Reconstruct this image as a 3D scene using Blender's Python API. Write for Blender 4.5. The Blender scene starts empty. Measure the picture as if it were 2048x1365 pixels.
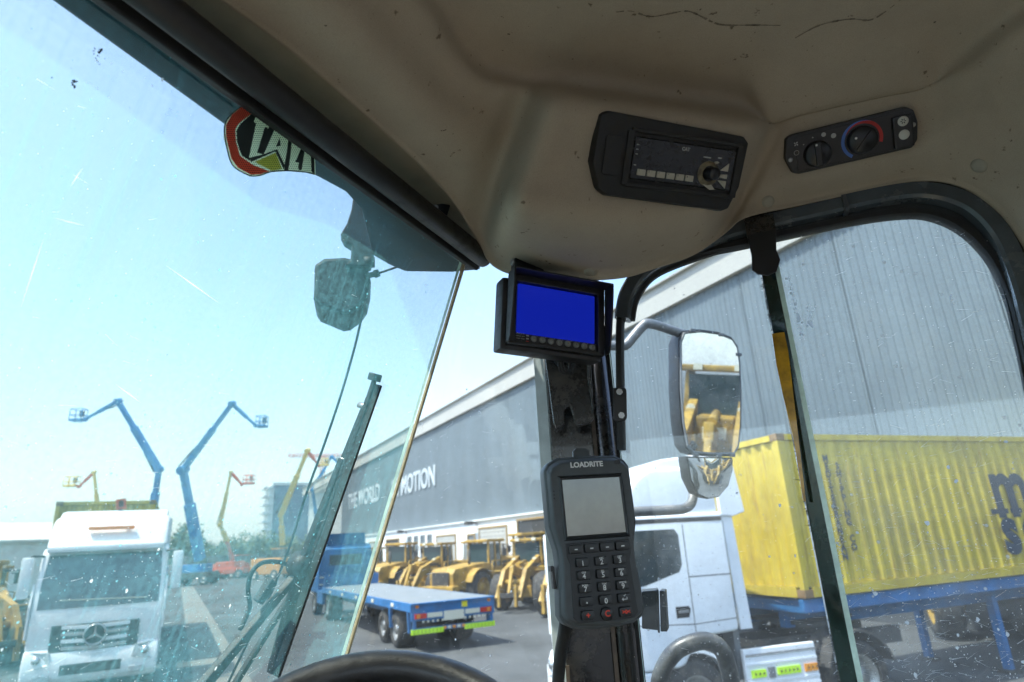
import bpy, bmesh, math, random
import numpy as np
from mathutils import Vector, Matrix
from mathutils.bvhtree import BVHTree

random.seed(7)
scene = bpy.context.scene
col = scene.collection
R = math.radians

# ------------------------------------------------------------------ camera
F_PX, PPX, PPY, CZ = 1240.0, 1024.0, 682.5, 2.75
PITCH, ROLL = R(17.9), R(3.2)
CFWD = Vector((0, math.cos(PITCH), math.sin(PITCH)))
_r0 = Vector((1, 0, 0)); _u0 = _r0.cross(CFWD)
CRGT = _r0 * math.cos(ROLL) - _u0 * math.sin(ROLL)
CUP = _u0 * math.cos(ROLL) + _r0 * math.sin(ROLL)
CPOS = Vector((0, 0, CZ))
cam = bpy.data.cameras.new('camera'); cam_o = bpy.data.objects.new('camera', cam); col.objects.link(cam_o)
m3 = Matrix((CRGT, CUP, -CFWD)).transposed()
cam_o.matrix_world = Matrix.Translation(CPOS) @ m3.to_4x4()
cam.sensor_width = 36; cam.lens = F_PX / 2048 * 36
cam.clip_start = 0.02; cam.clip_end = 3000
cam.dof.use_dof = True; cam.dof.focus_distance = 0.95; cam.dof.aperture_fstop = 6.0
scene.camera = cam_o

# ------------------------------------------------------------------ sky, sun, exposure
SUN_AZ, SUN_EL = -118.0, 64.0      # compass bearing right of the camera heading
world = bpy.data.worlds.new('World'); scene.world = world; world.use_nodes = True
wn = world.node_tree; bg = wn.nodes['Background']
sky = wn.nodes.new('ShaderNodeTexSky'); sky.sky_type = 'NISHITA'; sky.sun_disc = False
sky.sun_elevation = R(SUN_EL); sky.sun_rotation = R(SUN_AZ)
sky.dust_density = 1.6; sky.air_density = 1.15; sky.ozone_density = 1.2
wn.links.new(sky.outputs[0], bg.inputs[0]); bg.inputs[1].default_value = 0.15
sun = bpy.data.lights.new('sun', 'SUN'); sun.energy = 2.7; sun.angle = R(0.6); sun.color = (1, .95, .87)
sun_o = bpy.data.objects.new('sun', sun); col.objects.link(sun_o)
sd = Vector((math.sin(R(SUN_AZ)) * math.cos(R(SUN_EL)), math.cos(R(SUN_AZ)) * math.cos(R(SUN_EL)), math.sin(R(SUN_EL))))
sun_o.rotation_euler = sd.to_track_quat('Z', 'Y').to_euler(); sun_o.location = sd * 50
vs = scene.view_settings
vs.view_transform = 'Standard'; vs.look = 'None'; vs.gamma = 1; vs.use_curve_mapping = False; vs.exposure = 1.75
scene.render.engine = 'CYCLES'
cy = scene.cycles
cy.use_denoising = True; cy.use_adaptive_sampling = True; cy.adaptive_threshold = .02; cy.max_bounces = 14; cy.transparent_max_bounces = 24; cy.diffuse_bounces = 6
cy.glossy_bounces = 5; cy.transmission_bounces = 6; cy.sample_clamp_indirect = 6; cy.caustics_reflective = False; cy.caustics_refractive = False
try: cy.denoising_prefilter = 'ACCURATE'
except Exception: pass

# ------------------------------------------------------------------ helpers
def ray(x, y): return CFWD + CRGT * ((x - PPX) / F_PX) - CUP * ((y - PPY) / F_PX)
def at(x, y, d): return CPOS + ray(x, y) * d
def atz(x, y, z):
    r = ray(x, y); return CPOS + r * ((z - CZ) / r.z)
def onplane(x, y, p, n):
    r = ray(x, y); return CPOS + r * ((p - CPOS).dot(n) / r.dot(n))
def azd(a): return Vector((math.sin(R(a)), math.cos(R(a)), 0))

MATS = {}
def mat(name, c, rough=.6, metal=0., var=0., scale=8., bump=0., bscale=60., c2=None, dirt=0., dirtc=(.3, .25, .18), spec=.5, coat=0., emit=None, estr=1.):
    if name in MATS: return MATS[name]
    m = bpy.data.materials.new(name); m.use_nodes = True
    nt = m.node_tree; b = nt.nodes['Principled BSDF']; L = nt.links
    b.inputs['Roughness'].default_value = rough; b.inputs['Metallic'].default_value = metal
    b.inputs['Specular IOR Level'].default_value = spec; b.inputs['Coat Weight'].default_value = coat
    b.inputs['Base Color'].default_value = (*c, 1)
    tc = nt.nodes.new('ShaderNodeTexCoord')
    if emit:
        b.inputs['Emission Color'].default_value = (*emit, 1); b.inputs['Emission Strength'].default_value = estr
    cur = None
    if var > 0 or c2:
        n = nt.nodes.new('ShaderNodeTexNoise'); n.inputs['Scale'].default_value = scale; n.inputs['Detail'].default_value = 6; n.inputs['Roughness'].default_value = .65
        L.new(tc.outputs['Object'], n.inputs['Vector'])
        mr = nt.nodes.new('ShaderNodeMapRange'); mr.inputs[1].default_value = .35; mr.inputs[2].default_value = .65; L.new(n.outputs[0], mr.inputs[0])
        mx = nt.nodes.new('ShaderNodeMix'); mx.data_type = 'RGBA'
        a = tuple(v * (1 - var) for v in c); e = c2 if c2 else tuple(min(1, v * (1 + var)) for v in c)
        mx.inputs[6].default_value = (*a, 1); mx.inputs[7].default_value = (*e, 1); L.new(mr.outputs[0], mx.inputs[0]); cur = mx.outputs[2]
    if dirt > 0:
        n = nt.nodes.new('ShaderNodeTexNoise'); n.inputs['Scale'].default_value = scale * .6; n.inputs['Detail'].default_value = 10; n.inputs['Roughness'].default_value = .75
        L.new(tc.outputs['Object'], n.inputs['Vector'])
        mr = nt.nodes.new('ShaderNodeMapRange'); mr.inputs[1].default_value = .5; mr.inputs[2].default_value = .72; mr.inputs[4].default_value = dirt; L.new(n.outputs[0], mr.inputs[0])
        mx = nt.nodes.new('ShaderNodeMix'); mx.data_type = 'RGBA'
        mx.inputs[6].default_value = (*c, 1); mx.inputs[7].default_value = (*dirtc, 1)
        if cur: L.new(cur, mx.inputs[6])
        L.new(mr.outputs[0], mx.inputs[0]); cur = mx.outputs[2]
        rr = nt.nodes.new('ShaderNodeMapRange'); rr.inputs[3].default_value = rough; rr.inputs[4].default_value = min(1, rough + .35); rr.inputs[2].default_value = max(dirt, .01)
        L.new(mr.outputs[0], rr.inputs[0]); L.new(rr.outputs[0], b.inputs['Roughness'])
    if cur: L.new(cur, b.inputs['Base Color'])
    if bump > 0:
        n = nt.nodes.new('ShaderNodeTexNoise'); n.inputs['Scale'].default_value = bscale; n.inputs['Detail'].default_value = 4
        L.new(tc.outputs['Object'], n.inputs['Vector'])
        bp = nt.nodes.new('ShaderNodeBump'); bp.inputs['Strength'].default_value = bump; bp.inputs['Distance'].default_value = 1.0 / bscale
        L.new(n.outputs[0], bp.inputs['Height']); L.new(bp.outputs[0], b.inputs['Normal'])
    MATS[name] = m; return m

class MB:
    """collects shapes into one mesh"""
    def __init__(s): s.v = []; s.f = []; s.mi = []; s.smooth = []
    def add(s, vs_, fs, mi=0, sm=False):
        o = len(s.v); s.v += [Vector(v) for v in vs_]
        for f in fs: s.f.append([o + i for i in f]); s.mi.append(mi); s.smooth.append(sm)
        return s
    def box(s, c, d, M=None, mi=0):
        c = Vector(c); d = Vector(d) / 2
        vs_ = [c + Vector((x * d.x, y * d.y, z * d.z)) for x in (-1, 1) for y in (-1, 1) for z in (-1, 1)]
        if M: vs_ = [M @ v for v in vs_]
        return s.add(vs_, [(0, 1, 3, 2), (4, 6, 7, 5), (0, 4, 5, 1), (2, 3, 7, 6), (0, 2, 6, 4), (1, 5, 7, 3)], mi)
    def bar(s, p0, p1, w, h, up=(0, 0, 1), mi=0, w1=None, h1=None):
        p0 = Vector(p0); p1 = Vector(p1); d = (p1 - p0).normalized(); up = Vector(up)
        if abs(d.dot(up)) > .98: up = Vector((0, 1, 0)) if abs(d.y) < .9 else Vector((1, 0, 0))
        a = d.cross(up).normalized(); b = a.cross(d)
        vs_ = []
        for p, ww, hh in ((p0, w, h), (p1, w1 or w, h1 or h)):
            vs_ += [p + a * (i * ww / 2) + b * (j * hh / 2) for i, j in ((-1, -1), (1, -1), (1, 1), (-1, 1))]
        return s.add(vs_, [(3, 2, 1, 0), (4, 5, 6, 7), (0, 1, 5, 4), (1, 2, 6, 5), (2, 3, 7, 6), (3, 0, 4, 7)], mi)
    def tube(s, path, r, seg=12, mi=0, cap=True, closed=False):
        P = [Vector(p) for p in path]; n = len(P)
        rs = r if isinstance(r, (list, tuple)) else [r] * n
        rings = []; prev = None
        for i, p in enumerate(P):
            if closed: t = (P[(i + 1) % n] - P[i - 1]).normalized()
            else: t = (P[min(i + 1, n - 1)] - P[max(i - 1, 0)]).normalized()
            if prev is None:
                a = t.orthogonal().normalized()
            else:
                a = prev - t * prev.dot(t)
                a = a.normalized() if a.length > 1e-6 else t.orthogonal().normalized()
            prev = a; b = t.cross(a)
            rings.append([p + (a * math.cos(k * 2 * math.pi / seg) + b * math.sin(k * 2 * math.pi / seg)) * rs[i] for k in range(seg)])
        o = len(s.v); s.v += [v for rg in rings for v in rg]
        m = n if closed else n - 1
        for i in range(m):
            j = (i + 1) % n
            for k in range(seg):
                l = (k + 1) % seg
                s.f.append([o + i * seg + k, o + i * seg + l, o + j * seg + l, o + j * seg + k]); s.mi.append(mi); s.smooth.append(True)
        if cap and not closed:
            s.f.append([o + k for k in range(seg)][::-1]); s.f.append([o + (n - 1) * seg + k for k in range(seg)])
            s.mi += [mi, mi]; s.smooth += [False, False]
        return s
    def cyl(s, p0, p1, r, seg=20, r1=None, mi=0):
        p0 = Vector(p0); p1 = Vector(p1); t = (p1 - p0).normalized(); a = t.orthogonal().normalized(); b = t.cross(a)
        o = len(s.v)
        for p, q in ((p0, r), (p1, r if r1 is None else r1)):
            s.v += [p + (a * math.cos(k * 2 * math.pi / seg) + b * math.sin(k * 2 * math.pi / seg)) * q for k in range(seg)]
        for k in range(seg):
            l = (k + 1) % seg; s.f.append([o + k, o + l, o + seg + l, o + seg + k]); s.mi.append(mi); s.smooth.append(True)
        s.f.append([o + k for k in range(seg)][::-1]); s.f.append([o + seg + k for k in range(seg)]); s.mi += [mi, mi]; s.smooth += [False, False]
        return s
    def prism(s, poly, z0, z1, M=None, mi=0, taper=1.0):
        n = len(poly); cx = sum(p[0] for p in poly) / n; cyy = sum(p[1] for p in poly) / n
        vs_ = [Vector((p[0], p[1], z0)) for p in poly] + [Vector((cx + (p[0] - cx) * taper, cyy + (p[1] - cyy) * taper, z1)) for p in poly]
        if M: vs_ = [M @ v for v in vs_]
        fs = [list(range(n))[::-1], list(range(n, 2 * n))] + [(i, (i + 1) % n, n + (i + 1) % n, n + i) for i in range(n)]
        return s.add(vs_, fs, mi)
    def lathe(s, prof, axis_p, axis_d, seg=24, mi=0):
        p = Vector(axis_p); t = Vector(axis_d).normalized(); a = t.orthogonal().normalized(); b = t.cross(a); o = len(s.v)
        for (q, h) in prof:
            s.v += [p + t * h + (a * math.cos(k * 2 * math.pi / seg) + b * math.sin(k * 2 * math.pi / seg)) * q for k in range(seg)]
        for i in range(len(prof) - 1):
            for k in range(seg):
                l = (k + 1) % seg; s.f.append([o + i * seg + k, o + i * seg + l, o + (i + 1) * seg + l, o + (i + 1) * seg + k]); s.mi.append(mi); s.smooth.append(True)
        return s
    def mesh(s, name, mats, bevel=0, bseg=2, smooth=None):
        me = bpy.data.meshes.new(name); me.from_pydata(s.v, [], s.f)
        for m in (mats if isinstance(mats, (list, tuple)) else [mats]): me.materials.append(m)
        for p, i, sm in zip(me.polygons, s.mi, s.smooth): p.material_index = i; p.use_smooth = sm
        bm = bmesh.new(); bm.from_mesh(me)
        bmesh.ops.recalc_face_normals(bm, faces=bm.faces)
        if bevel:
            ed = [e for e in bm.edges if e.is_manifold and e.calc_face_angle(0) > R(28)]
            bmesh.ops.bevel(bm, geom=ed, offset=bevel, segments=bseg, profile=.6, affect='EDGES', clamp_overlap=True)
        if smooth is not None:
            for f in bm.faces: f.smooth = smooth
        bm.to_mesh(me); bm.free()
        if smooth: 
            try: me.set_sharp_from_angle(angle=R(35))
            except Exception: pass
        return me
    def build(s, name, mats, parent=None, bevel=0, bseg=2, smooth=None):
        return link(name, s.mesh(name, mats, bevel, bseg, smooth), parent)

def link(name, me, parent=None):
    o = bpy.data.objects.new(name, me); col.objects.link(o)
    if parent: o.parent = parent
    return o
def tag(o, label=None, cat=None, group=None, kind=None):
    if label: o['label'] = label
    if cat: o['category'] = cat
    if group: o['group'] = group
    if kind: o['kind'] = kind
    return o
def thing(name, label, cat, loc=(0, 0, 0), rz=0, group=None, M=None):
    o = bpy.data.objects.new(name, None); col.objects.link(o); o.empty_display_size = .2
    if M is not None: o.matrix_world = M
    else: o.location = loc; o.rotation_euler = (0, 0, rz)
    return tag(o, label, cat, group)
def copy_tree(o, parent=None):
    c = o.copy(); col.objects.link(c); c.parent = parent
    for ch in list(o.children): copy_tree(ch, c)
    return c
def frame(px, py, d, naz, pitch=0, roll=0):
    """local X right, Y up, Z out of a face looking towards bearing naz"""
    n = azd(naz) * math.cos(R(pitch)) + Vector((0, 0, math.sin(R(pitch))))
    ex = Vector((0, 0, 1)).cross(n).normalized(); ey = n.cross(ex)
    c, s_ = math.cos(R(roll)), math.sin(R(roll)); a = ex * c + ey * s_; b = ey * c - ex * s_
    M = Matrix((a, b, n)).transposed().to_4x4(); M.translation = at(px, py, d); return M
def facing(p, az):
    """local +Y = bearing az, Z up"""
    return Matrix.Translation(Vector(p)) @ Matrix.Rotation(-R(az), 4, 'Z')
def text_mesh(s, size, mt, bold=0., ext=0.0006, name='lettering', align='CENTER', shear=0, sx=1., spacing=1., res=3):
    c = bpy.data.curves.new(name, 'FONT'); c.body = s; c.size = size; c.align_x = align; c.align_y = 'CENTER'
    c.offset = bold; c.extrude = ext; c.shear = shear; c.space_character = spacing; c.resolution_u = res
    o = bpy.data.objects.new('tmp', c); col.objects.link(o)
    dg = bpy.context.evaluated_depsgraph_get(); me = bpy.data.meshes.new_from_object(o.evaluated_get(dg))
    bpy.data.objects.remove(o); bpy.data.curves.remove(c)
    me.name = name; me.materials.clear(); me.materials.append(mt)
    if sx != 1: me.transform(Matrix.Diagonal((sx, 1, 1, 1)))
    return me
def put_text(s, size, mt, parent, M, **k):
    nm = k.pop('name', 'lettering'); o = link(nm, text_mesh(s, size, mt, name=nm, **k), parent); o.matrix_local = M; return o
T = Matrix.Translation
def rounded(w, h, r, n=5, cx=0, cyy=0):
    pts = []
    for (sx, sy, a0) in ((1, 1, 0), (-1, 1, 90), (-1, -1, 180), (1, -1, 270)):
        for k in range(n + 1):
            a = R(a0 + 90 * k / n); pts.append((cx + sx * (w / 2 - r) + r * math.cos(a), cyy + sy * (h / 2 - r) + r * math.sin(a)))
    return pts
def cr(pts, n=8, closed=False):
    """Catmull-Rom through points"""
    P = [Vector(p) for p in pts]; out = []; m = len(P)
    for i in range(m if closed else m - 1):
        if closed: a, b, c, d = P[i - 1], P[i], P[(i + 1) % m], P[(i + 2) % m]
        else: a, b, c, d = P[max(i - 1, 0)], P[i], P[i + 1], P[min(i + 2, m - 1)]
        for k in range(n):
            t = k / n
            out.append(.5 * ((2 * b) + (c - a) * t + (2 * a - 5 * b + 4 * c - d) * t * t + (3 * b - a - 3 * c + d) * t ** 3))
    if not closed: out.append(P[-1])
    return out

# ------------------------------------------------------------------ materials
BLACK = mat('black_plastic', (.016, .016, .017), .42, var=.25, scale=40, bump=.12, bscale=900, dirt=.22, dirtc=(.09, .075, .055))
BLACKS = mat('black_smooth', (.012, .012, .013), .28, dirt=.12, dirtc=(.07, .06, .05), scale=30)
RUBBER = mat('rubber', (.014, .014, .014), .6, var=.3, scale=50, dirt=.35, dirtc=(.1, .085, .06), bump=.2, bscale=400)
PAINTBLK = mat('black_paint', (.018, .017, .016), .22, var=.2, scale=25, dirt=.5, dirtc=(.12, .09, .06), coat=.3)
TRIM_REFL_BRN = mat('brown_trim_and_reflection', (.09, .062, .042), .5, var=.3, scale=30)
DEVICE = mat('device_plastic', (.06, .068, .072), .5, var=.1, scale=60, bump=.15, bscale=1500)
DEVICE2 = mat('device_dark', (.018, .02, .022), .42, bump=.1, bscale=1500)
KEY = mat('key_rubber', (.014, .015, .016), .38)
WHITEINK = mat('white_ink', (.75, .75, .73), .5)
REDINK = mat('red_ink', (.75, .05, .02), .5)
GREYINK = mat('grey_ink', (.42, .42, .4), .5)
STEEL = mat('galvanised_steel', (.42, .42, .41), .38, metal=.85, var=.2, scale=30, dirt=.5, dirtc=(.3, .26, .2))
MIRARM = mat('grey_painted_tube', (.2, .2, .2), .38, metal=.3, var=.25, scale=25, dirt=.6, dirtc=(.34, .31, .27))
WHITEP = mat('white_paint', (.78, .79, .8), .3, var=.04, scale=3, dirt=.18, dirtc=(.55, .5, .42), coat=.3)
GREYP = mat('grey_plastic', (.16, .165, .17), .5, var=.1)
DARKGL = mat('dark_glass', (.035, .05, .055), .06, spec=1.0, coat=.6, dirt=.35, dirtc=(.2, .22, .22), scale=2.5)
TYRE = mat('tyre', (.03, .029, .028), .85, var=.3, scale=10, dirt=.7, dirtc=(.2, .17, .13))
CATY = mat('machine_yellow', (.37, .225, .035), .55, var=.3, scale=2.2, dirt=.75, dirtc=(.13, .10, .06))
CONTY = mat('container_yellow', (.50, .375, .035), .6, var=.2, scale=1.2, dirt=.6, dirtc=(.30, .21, .06))
def streaks(m, c, amt=.55):
    nt = m.node_tree; N = nt.nodes; L = nt.links; b = N['Principled BSDF']; src = b.inputs['Base Color'].links[0].from_socket; tc = [n for n in N if n.type == 'TEX_COORD'][0]
    mp = N.new('ShaderNodeMapping'); mp.inputs['Scale'].default_value = (5, 5, .45); L.new(tc.outputs['Object'], mp.inputs[0]); n = N.new('ShaderNodeTexNoise'); n.inputs['Scale'].default_value = 2.2; n.inputs['Detail'].default_value = 8; n.inputs['Roughness'].default_value = .7; L.new(mp.outputs[0], n.inputs['Vector'])
    mr = N.new('ShaderNodeMapRange'); mr.inputs[1].default_value = .54; mr.inputs[2].default_value = .74; mr.inputs[4].default_value = amt; L.new(n.outputs[0], mr.inputs[0])
    mx = N.new('ShaderNodeMix'); mx.data_type = 'RGBA'; L.new(mr.outputs[0], mx.inputs[0]); L.new(src, mx.inputs[6]); mx.inputs[7].default_value = (*c, 1); L.new(mx.outputs[2], b.inputs['Base Color'])
streaks(CONTY, (.22, .10, .03), .7); streaks(CATY, (.07, .05, .035), .6)
CONTD = mat('container_rust', (.2, .12, .05), .7, var=.4, scale=5)
BLUEP = mat('blue_paint', (.018, .135, .34), .45, var=.25, scale=2.5, dirt=.5, dirtc=(.10, .14, .18))
BLUEL = mat('lift_blue', (.03, .20, .48), .45, var=.25, scale=1.2)
ORANGE = mat('orange_red_paint', (.62, .1, .025), .45, var=.1)
YELB = mat('boom_yellow', (.7, .5, .1), .45, var=.1)
CHROME = mat('silver_trim', (.55, .56, .57), .25, metal=.8)
HIVIS = mat('reflective_lime', (.55, .85, .03), .45, var=.1, scale=40)
HIORA = mat('reflective_orange', (.8, .3, .02), .45)
REDL = mat('red_lens', (.5, .02, .01), .2)
AMBER = mat('amber_lens', (.7, .22, .03), .25)
CREAM = mat('cream_plate', (.7, .66, .52), .5)
DKSTEEL = mat('dark_chassis', (.04, .038, .036), .6, var=.3, dirt=.4, scale=5)

# ------------------------------------------------------------------ glass
def glass_mat(name, tint, base=.02, grime=.06, specks=.5, streak=.0, spk_scale=260., low=0.0, scratch=0., refl=.75, dustc=(.72, .72, .68)):
    m = bpy.data.materials.new(name); m.use_nodes = True; nt = m.node_tree; N = nt.nodes; L = nt.links
    for n in list(N): N.remove(n)
    out = N.new('ShaderNodeOutputMaterial')
    def mth(op, a, b=None, cl=False):
        n = N.new('ShaderNodeMath'); n.operation = op; n.use_clamp = cl
        for i, v in enumerate((a, b)):
            if v is None: continue
            if isinstance(v, (int, float)): n.inputs[i].default_value = v
            else: L.new(v, n.inputs[i])
        return n.outputs[0]
    geo = N.new('ShaderNodeNewGeometry'); dp = N.new('ShaderNodeVectorMath'); dp.operation = 'DOT_PRODUCT'
    L.new(geo.outputs['Normal'], dp.inputs[0]); L.new(geo.outputs['Incoming'], dp.inputs[1])
    c = mth('ABSOLUTE', dp.outputs['Value']); om = mth('SUBTRACT', 1.0, c, True); p5 = mth('POWER', om, 5.0)
    fr = mth('MULTIPLY', mth('ADD', mth('MULTIPLY', p5, .96), .04), refl, True)
    tr = N.new('ShaderNodeBsdfTransparent'); tr.inputs[0].default_value = (*tint, 1)
    gl = N.new('ShaderNodeBsdfGlossy'); gl.inputs['Roughness'].default_value = .0; gl.inputs[0].default_value = (.95, 1, 1, 1)
    mx = N.new('ShaderNodeMixShader'); L.new(fr, mx.inputs[0]); L.new(tr.outputs[0], mx.inputs[1]); L.new(gl.outputs[0], mx.inputs[2])
    if base + grime + specks + streak <= 0:
        L.new(mx.outputs[0], out.inputs[0]); MATS[name] = m; return m
    uv = N.new('ShaderNodeUVMap'); uv.uv_map = 'UVMap'
    def noise(scale, sx=1, sy=1, det=4):
        mp = N.new('ShaderNodeMapping'); mp.inputs['Scale'].default_value = (sx, sy, 1); L.new(uv.outputs[0], mp.inputs[0])
        n = N.new('ShaderNodeTexNoise'); n.inputs['Scale'].default_value = scale; n.inputs['Detail'].default_value = det; L.new(mp.outputs[0], n.inputs['Vector']); return n.outputs[0]
    def ramp(x, a, b, lo=0., hi=1.):
        r = N.new('ShaderNodeMapRange'); r.inputs[1].default_value = a; r.inputs[2].default_value = b; r.inputs[3].default_value = lo; r.inputs[4].default_value = hi; L.new(x, r.inputs[0]); return r.outputs[0]
    g = mth('MULTIPLY', ramp(noise(3.5), .35, .7, .25, 1), ramp(noise(140, det=2), .35, .68))
    tot = mth('ADD', base, mth('MULTIPLY', g, grime))
    sep = N.new('ShaderNodeSeparateXYZ'); L.new(uv.outputs[0], sep.inputs[0])
    lowm = ramp(sep.outputs['Y'], .1, -.75, 0, 1)      # dirtier towards the bottom of the pane
    if specks:
        for sc, th, pr, am in ((spk_scale, .17, .90, 1.), (spk_scale * .36, .15, .93, 1.2), (spk_scale * .14, .06, .9, 1.4)):
            v = N.new('ShaderNodeTexVoronoi'); v.inputs['Scale'].default_value = sc; L.new(uv.outputs[0], v.inputs['Vector'])
            sx = N.new('ShaderNodeSeparateColor'); L.new(v.outputs['Color'], sx.inputs[0])
            gate = ramp(mth('ADD', sx.outputs[0], mth('MULTIPLY', lowm, low * .25)), pr, pr + .02)
            tot = mth('ADD', tot, mth('MULTIPLY', mth('MULTIPLY', ramp(v.outputs['Distance'], th, th * .4), gate), specks * am))
    if low: tot = mth('ADD', tot, mth('MULTIPLY', mth('MULTIPLY', lowm, ramp(noise(9, det=8), .45, .7)), low * .16))
    if streak:
        st = mth('MULTIPLY', ramp(noise(1, 110, 1.6, 3), .5, .72), ramp(noise(2.5), .4, .62))
        tot = mth('ADD', tot, mth('MULTIPLY', st, streak))
    if scratch:
        st = mth('MULTIPLY', ramp(noise(1, 55, 420, 2), .62, .75), ramp(noise(5), .4, .6))
        tot = mth('ADD', tot, mth('MULTIPLY', st, scratch))
    tot = mth('MINIMUM', tot, .85)
    df = N.new('ShaderNodeBsdfDiffuse'); df.inputs[0].default_value = (*dustc, 1)
    tl = N.new('ShaderNodeBsdfTranslucent'); tl.inputs[0].default_value = (*[min(1, v * 1.1) for v in dustc], 1)
    dm = N.new('ShaderNodeMixShader'); dm.inputs[0].default_value = .65; L.new(df.outputs[0], dm.inputs[1]); L.new(tl.outputs[0], dm.inputs[2])
    fx = N.new('ShaderNodeMixShader'); L.new(tot, fx.inputs[0]); L.new(mx.outputs[0], fx.inputs[1]); L.new(dm.outputs[0], fx.inputs[2])
    L.new(fx.outputs[0], out.inputs[0]); MATS[name] = m; return m

def pane(name, corner_fn, outward, thick, mats, nx=8, ny=8, w=1., h=1., parent=None):
    """closed sheet of glass: corner_fn(s,t) -> inner face point, outward(s,t) unit vector; mats = (dusty outer face, clean inner face, edge)"""
    vs_, fs, uvs, mi = [], [], [], []
    for k in (0, 1):
        for j in range(ny + 1):
            for i in range(nx + 1):
                s_, t = i / nx, j / ny
                vs_.append(corner_fn(s_, t) + outward * (thick * k)); uvs.append((s_ * w, -t * h))
    n = (nx + 1) * (ny + 1); idx = lambda i, j, k: k * n + j * (nx + 1) + i
    for j in range(ny):
        for i in range(nx):
            fs.append((idx(i, j, 0), idx(i + 1, j, 0), idx(i + 1, j + 1, 0), idx(i, j + 1, 0))); mi.append(1)
            fs.append((idx(i, j, 1), idx(i, j + 1, 1), idx(i + 1, j + 1, 1), idx(i + 1, j, 1))); mi.append(0)
    for i in range(nx):
        for j in (0, ny): fs.append((idx(i, j, 0), idx(i + 1, j, 0), idx(i + 1, j, 1), idx(i, j, 1))); mi.append(2)
    for j in range(ny):
        for i in (0, nx): fs.append((idx(i, j, 0), idx(i, j + 1, 0), idx(i, j + 1, 1), idx(i, j, 1))); mi.append(2)
    me = bpy.data.meshes.new(name); me.from_pydata(vs_, [], fs)
    ul = me.uv_layers.new(name='UVMap')
    for lp in me.loops: ul.data[lp.index].uv = uvs[lp.vertex_index]
    for m in mats: me.materials.append(m)
    bm = bmesh.new(); bm.from_mesh(me); lay = bm.faces.layers.int.new('mi')
    bm.faces.ensure_lookup_table()
    for f, q in zip(bm.faces, mi): f[lay] = q
    bmesh.ops.recalc_face_normals(bm, faces=bm.faces); bm.to_mesh(me); bm.free()
    for p, q in zip(me.polygons, mi): p.material_index = q
    return link(name, me, parent)

GL_WIND = glass_mat('windscreen_dusty', (.745, .745, .70), base=.085, grime=.14, specks=.5, streak=.16, spk_scale=230, low=.8, dustc=(.26, .64, .68))
GL_CLEAR = glass_mat('glass_clear', (.86, .935, .93), 0, 0, 0, 0)
GL_CORN = glass_mat('corner_pane_dusty', (.93, .985, .985), base=.012, grime=.02, specks=.32, streak=.02, spk_scale=300, low=.2)
GL_CLEAR2 = glass_mat('glass_clear_pale', (.95, .985, .985), 0, 0, 0, 0)
GL_SIDE = glass_mat('side_pane_dusty', (.9, .97, .985), base=.035, grime=.05, specks=.6, streak=.02, spk_scale=200, low=.7)
GL_SIDE2 = glass_mat('side_pane_scratched', (.88, .96, .98), base=.055, grime=.12, specks=.8, streak=.04, spk_scale=150, low=1.3, scratch=.35)
GL_EDGE = mat('glass_edge', (.6, .8, .72), .25, var=.2, scale=30, spec=.7)

# ------------------------------------------------------------------ the loader cab we sit in
cab = thing('loader_cab', 'wheel loader cab interior with beige headliner, windscreen, front pillar and framed side window', 'cab')
U25 = azd(25); S_T = at(925, 525, 1.12); S_B = at(690, 1310, 1.017)
DN = (S_B - S_T).normalized(); WN = U25.cross(DN).normalized()
if WN.dot(azd(-65)) < 0: WN = -WN
def wpl(x, y, off=0.): return onplane(x, y, S_T + WN * off, WN)
pane('windscreen', lambda s, t: S_T - U25 * (1.95 * (1 - s)) - U25 * .0015 + DN * (1.3 * t), WN, .006, (GL_WIND, GL_CLEAR, GL_EDGE), 4, 4, 1.95, 1.3, cab)
PD = 1.06
def plan(px, d, z=0., py=1000):
    p = at(px, py, d); return Vector((p.x, p.y, z))
QT = plan(1092, 1.075, 3.27); QB = plan(1092, 1.075, 2.02); ST2 = S_T + U25 * .0035 + DN * (-.03); SB2 = S_T + U25 * .0035 + DN * 1.3
pane('corner_pane', lambda s, t: (ST2.lerp(SB2, t)).lerp(QT.lerp(QB, t), s), (ST2 - QT).cross(Vector((0, 0, 1))).normalized() * (-1 if (ST2 - QT).cross(Vector((0, 0, 1))).dot(CFWD) < 0 else 1), .005, (GL_CORN, GL_CLEAR2, GL_EDGE), 10, 10, .35, 1.25, cab)
SEAMM = mat('seam_sealant', (.55, .44, .25), .5, var=.2, scale=60)
SEAMW = mat('seam_trim', (.85, .86, .8), .4)
mb = MB(); mb.bar(S_T + U25 * .001 - WN * .003 - DN * .01, S_T + U25 * .001 + DN * 1.3 - WN * .003, .0042, .004, WN); mb.build('seam_sealant', SEAMM, cab)
mb = MB(); mb.bar(S_T + U25 * .005 - WN * .002 - DN * .01, S_T + U25 * .005 + DN * 1.3 - WN * .002, .0026, .004, WN); mb.build('seam_trim', SEAMW, cab)

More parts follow.
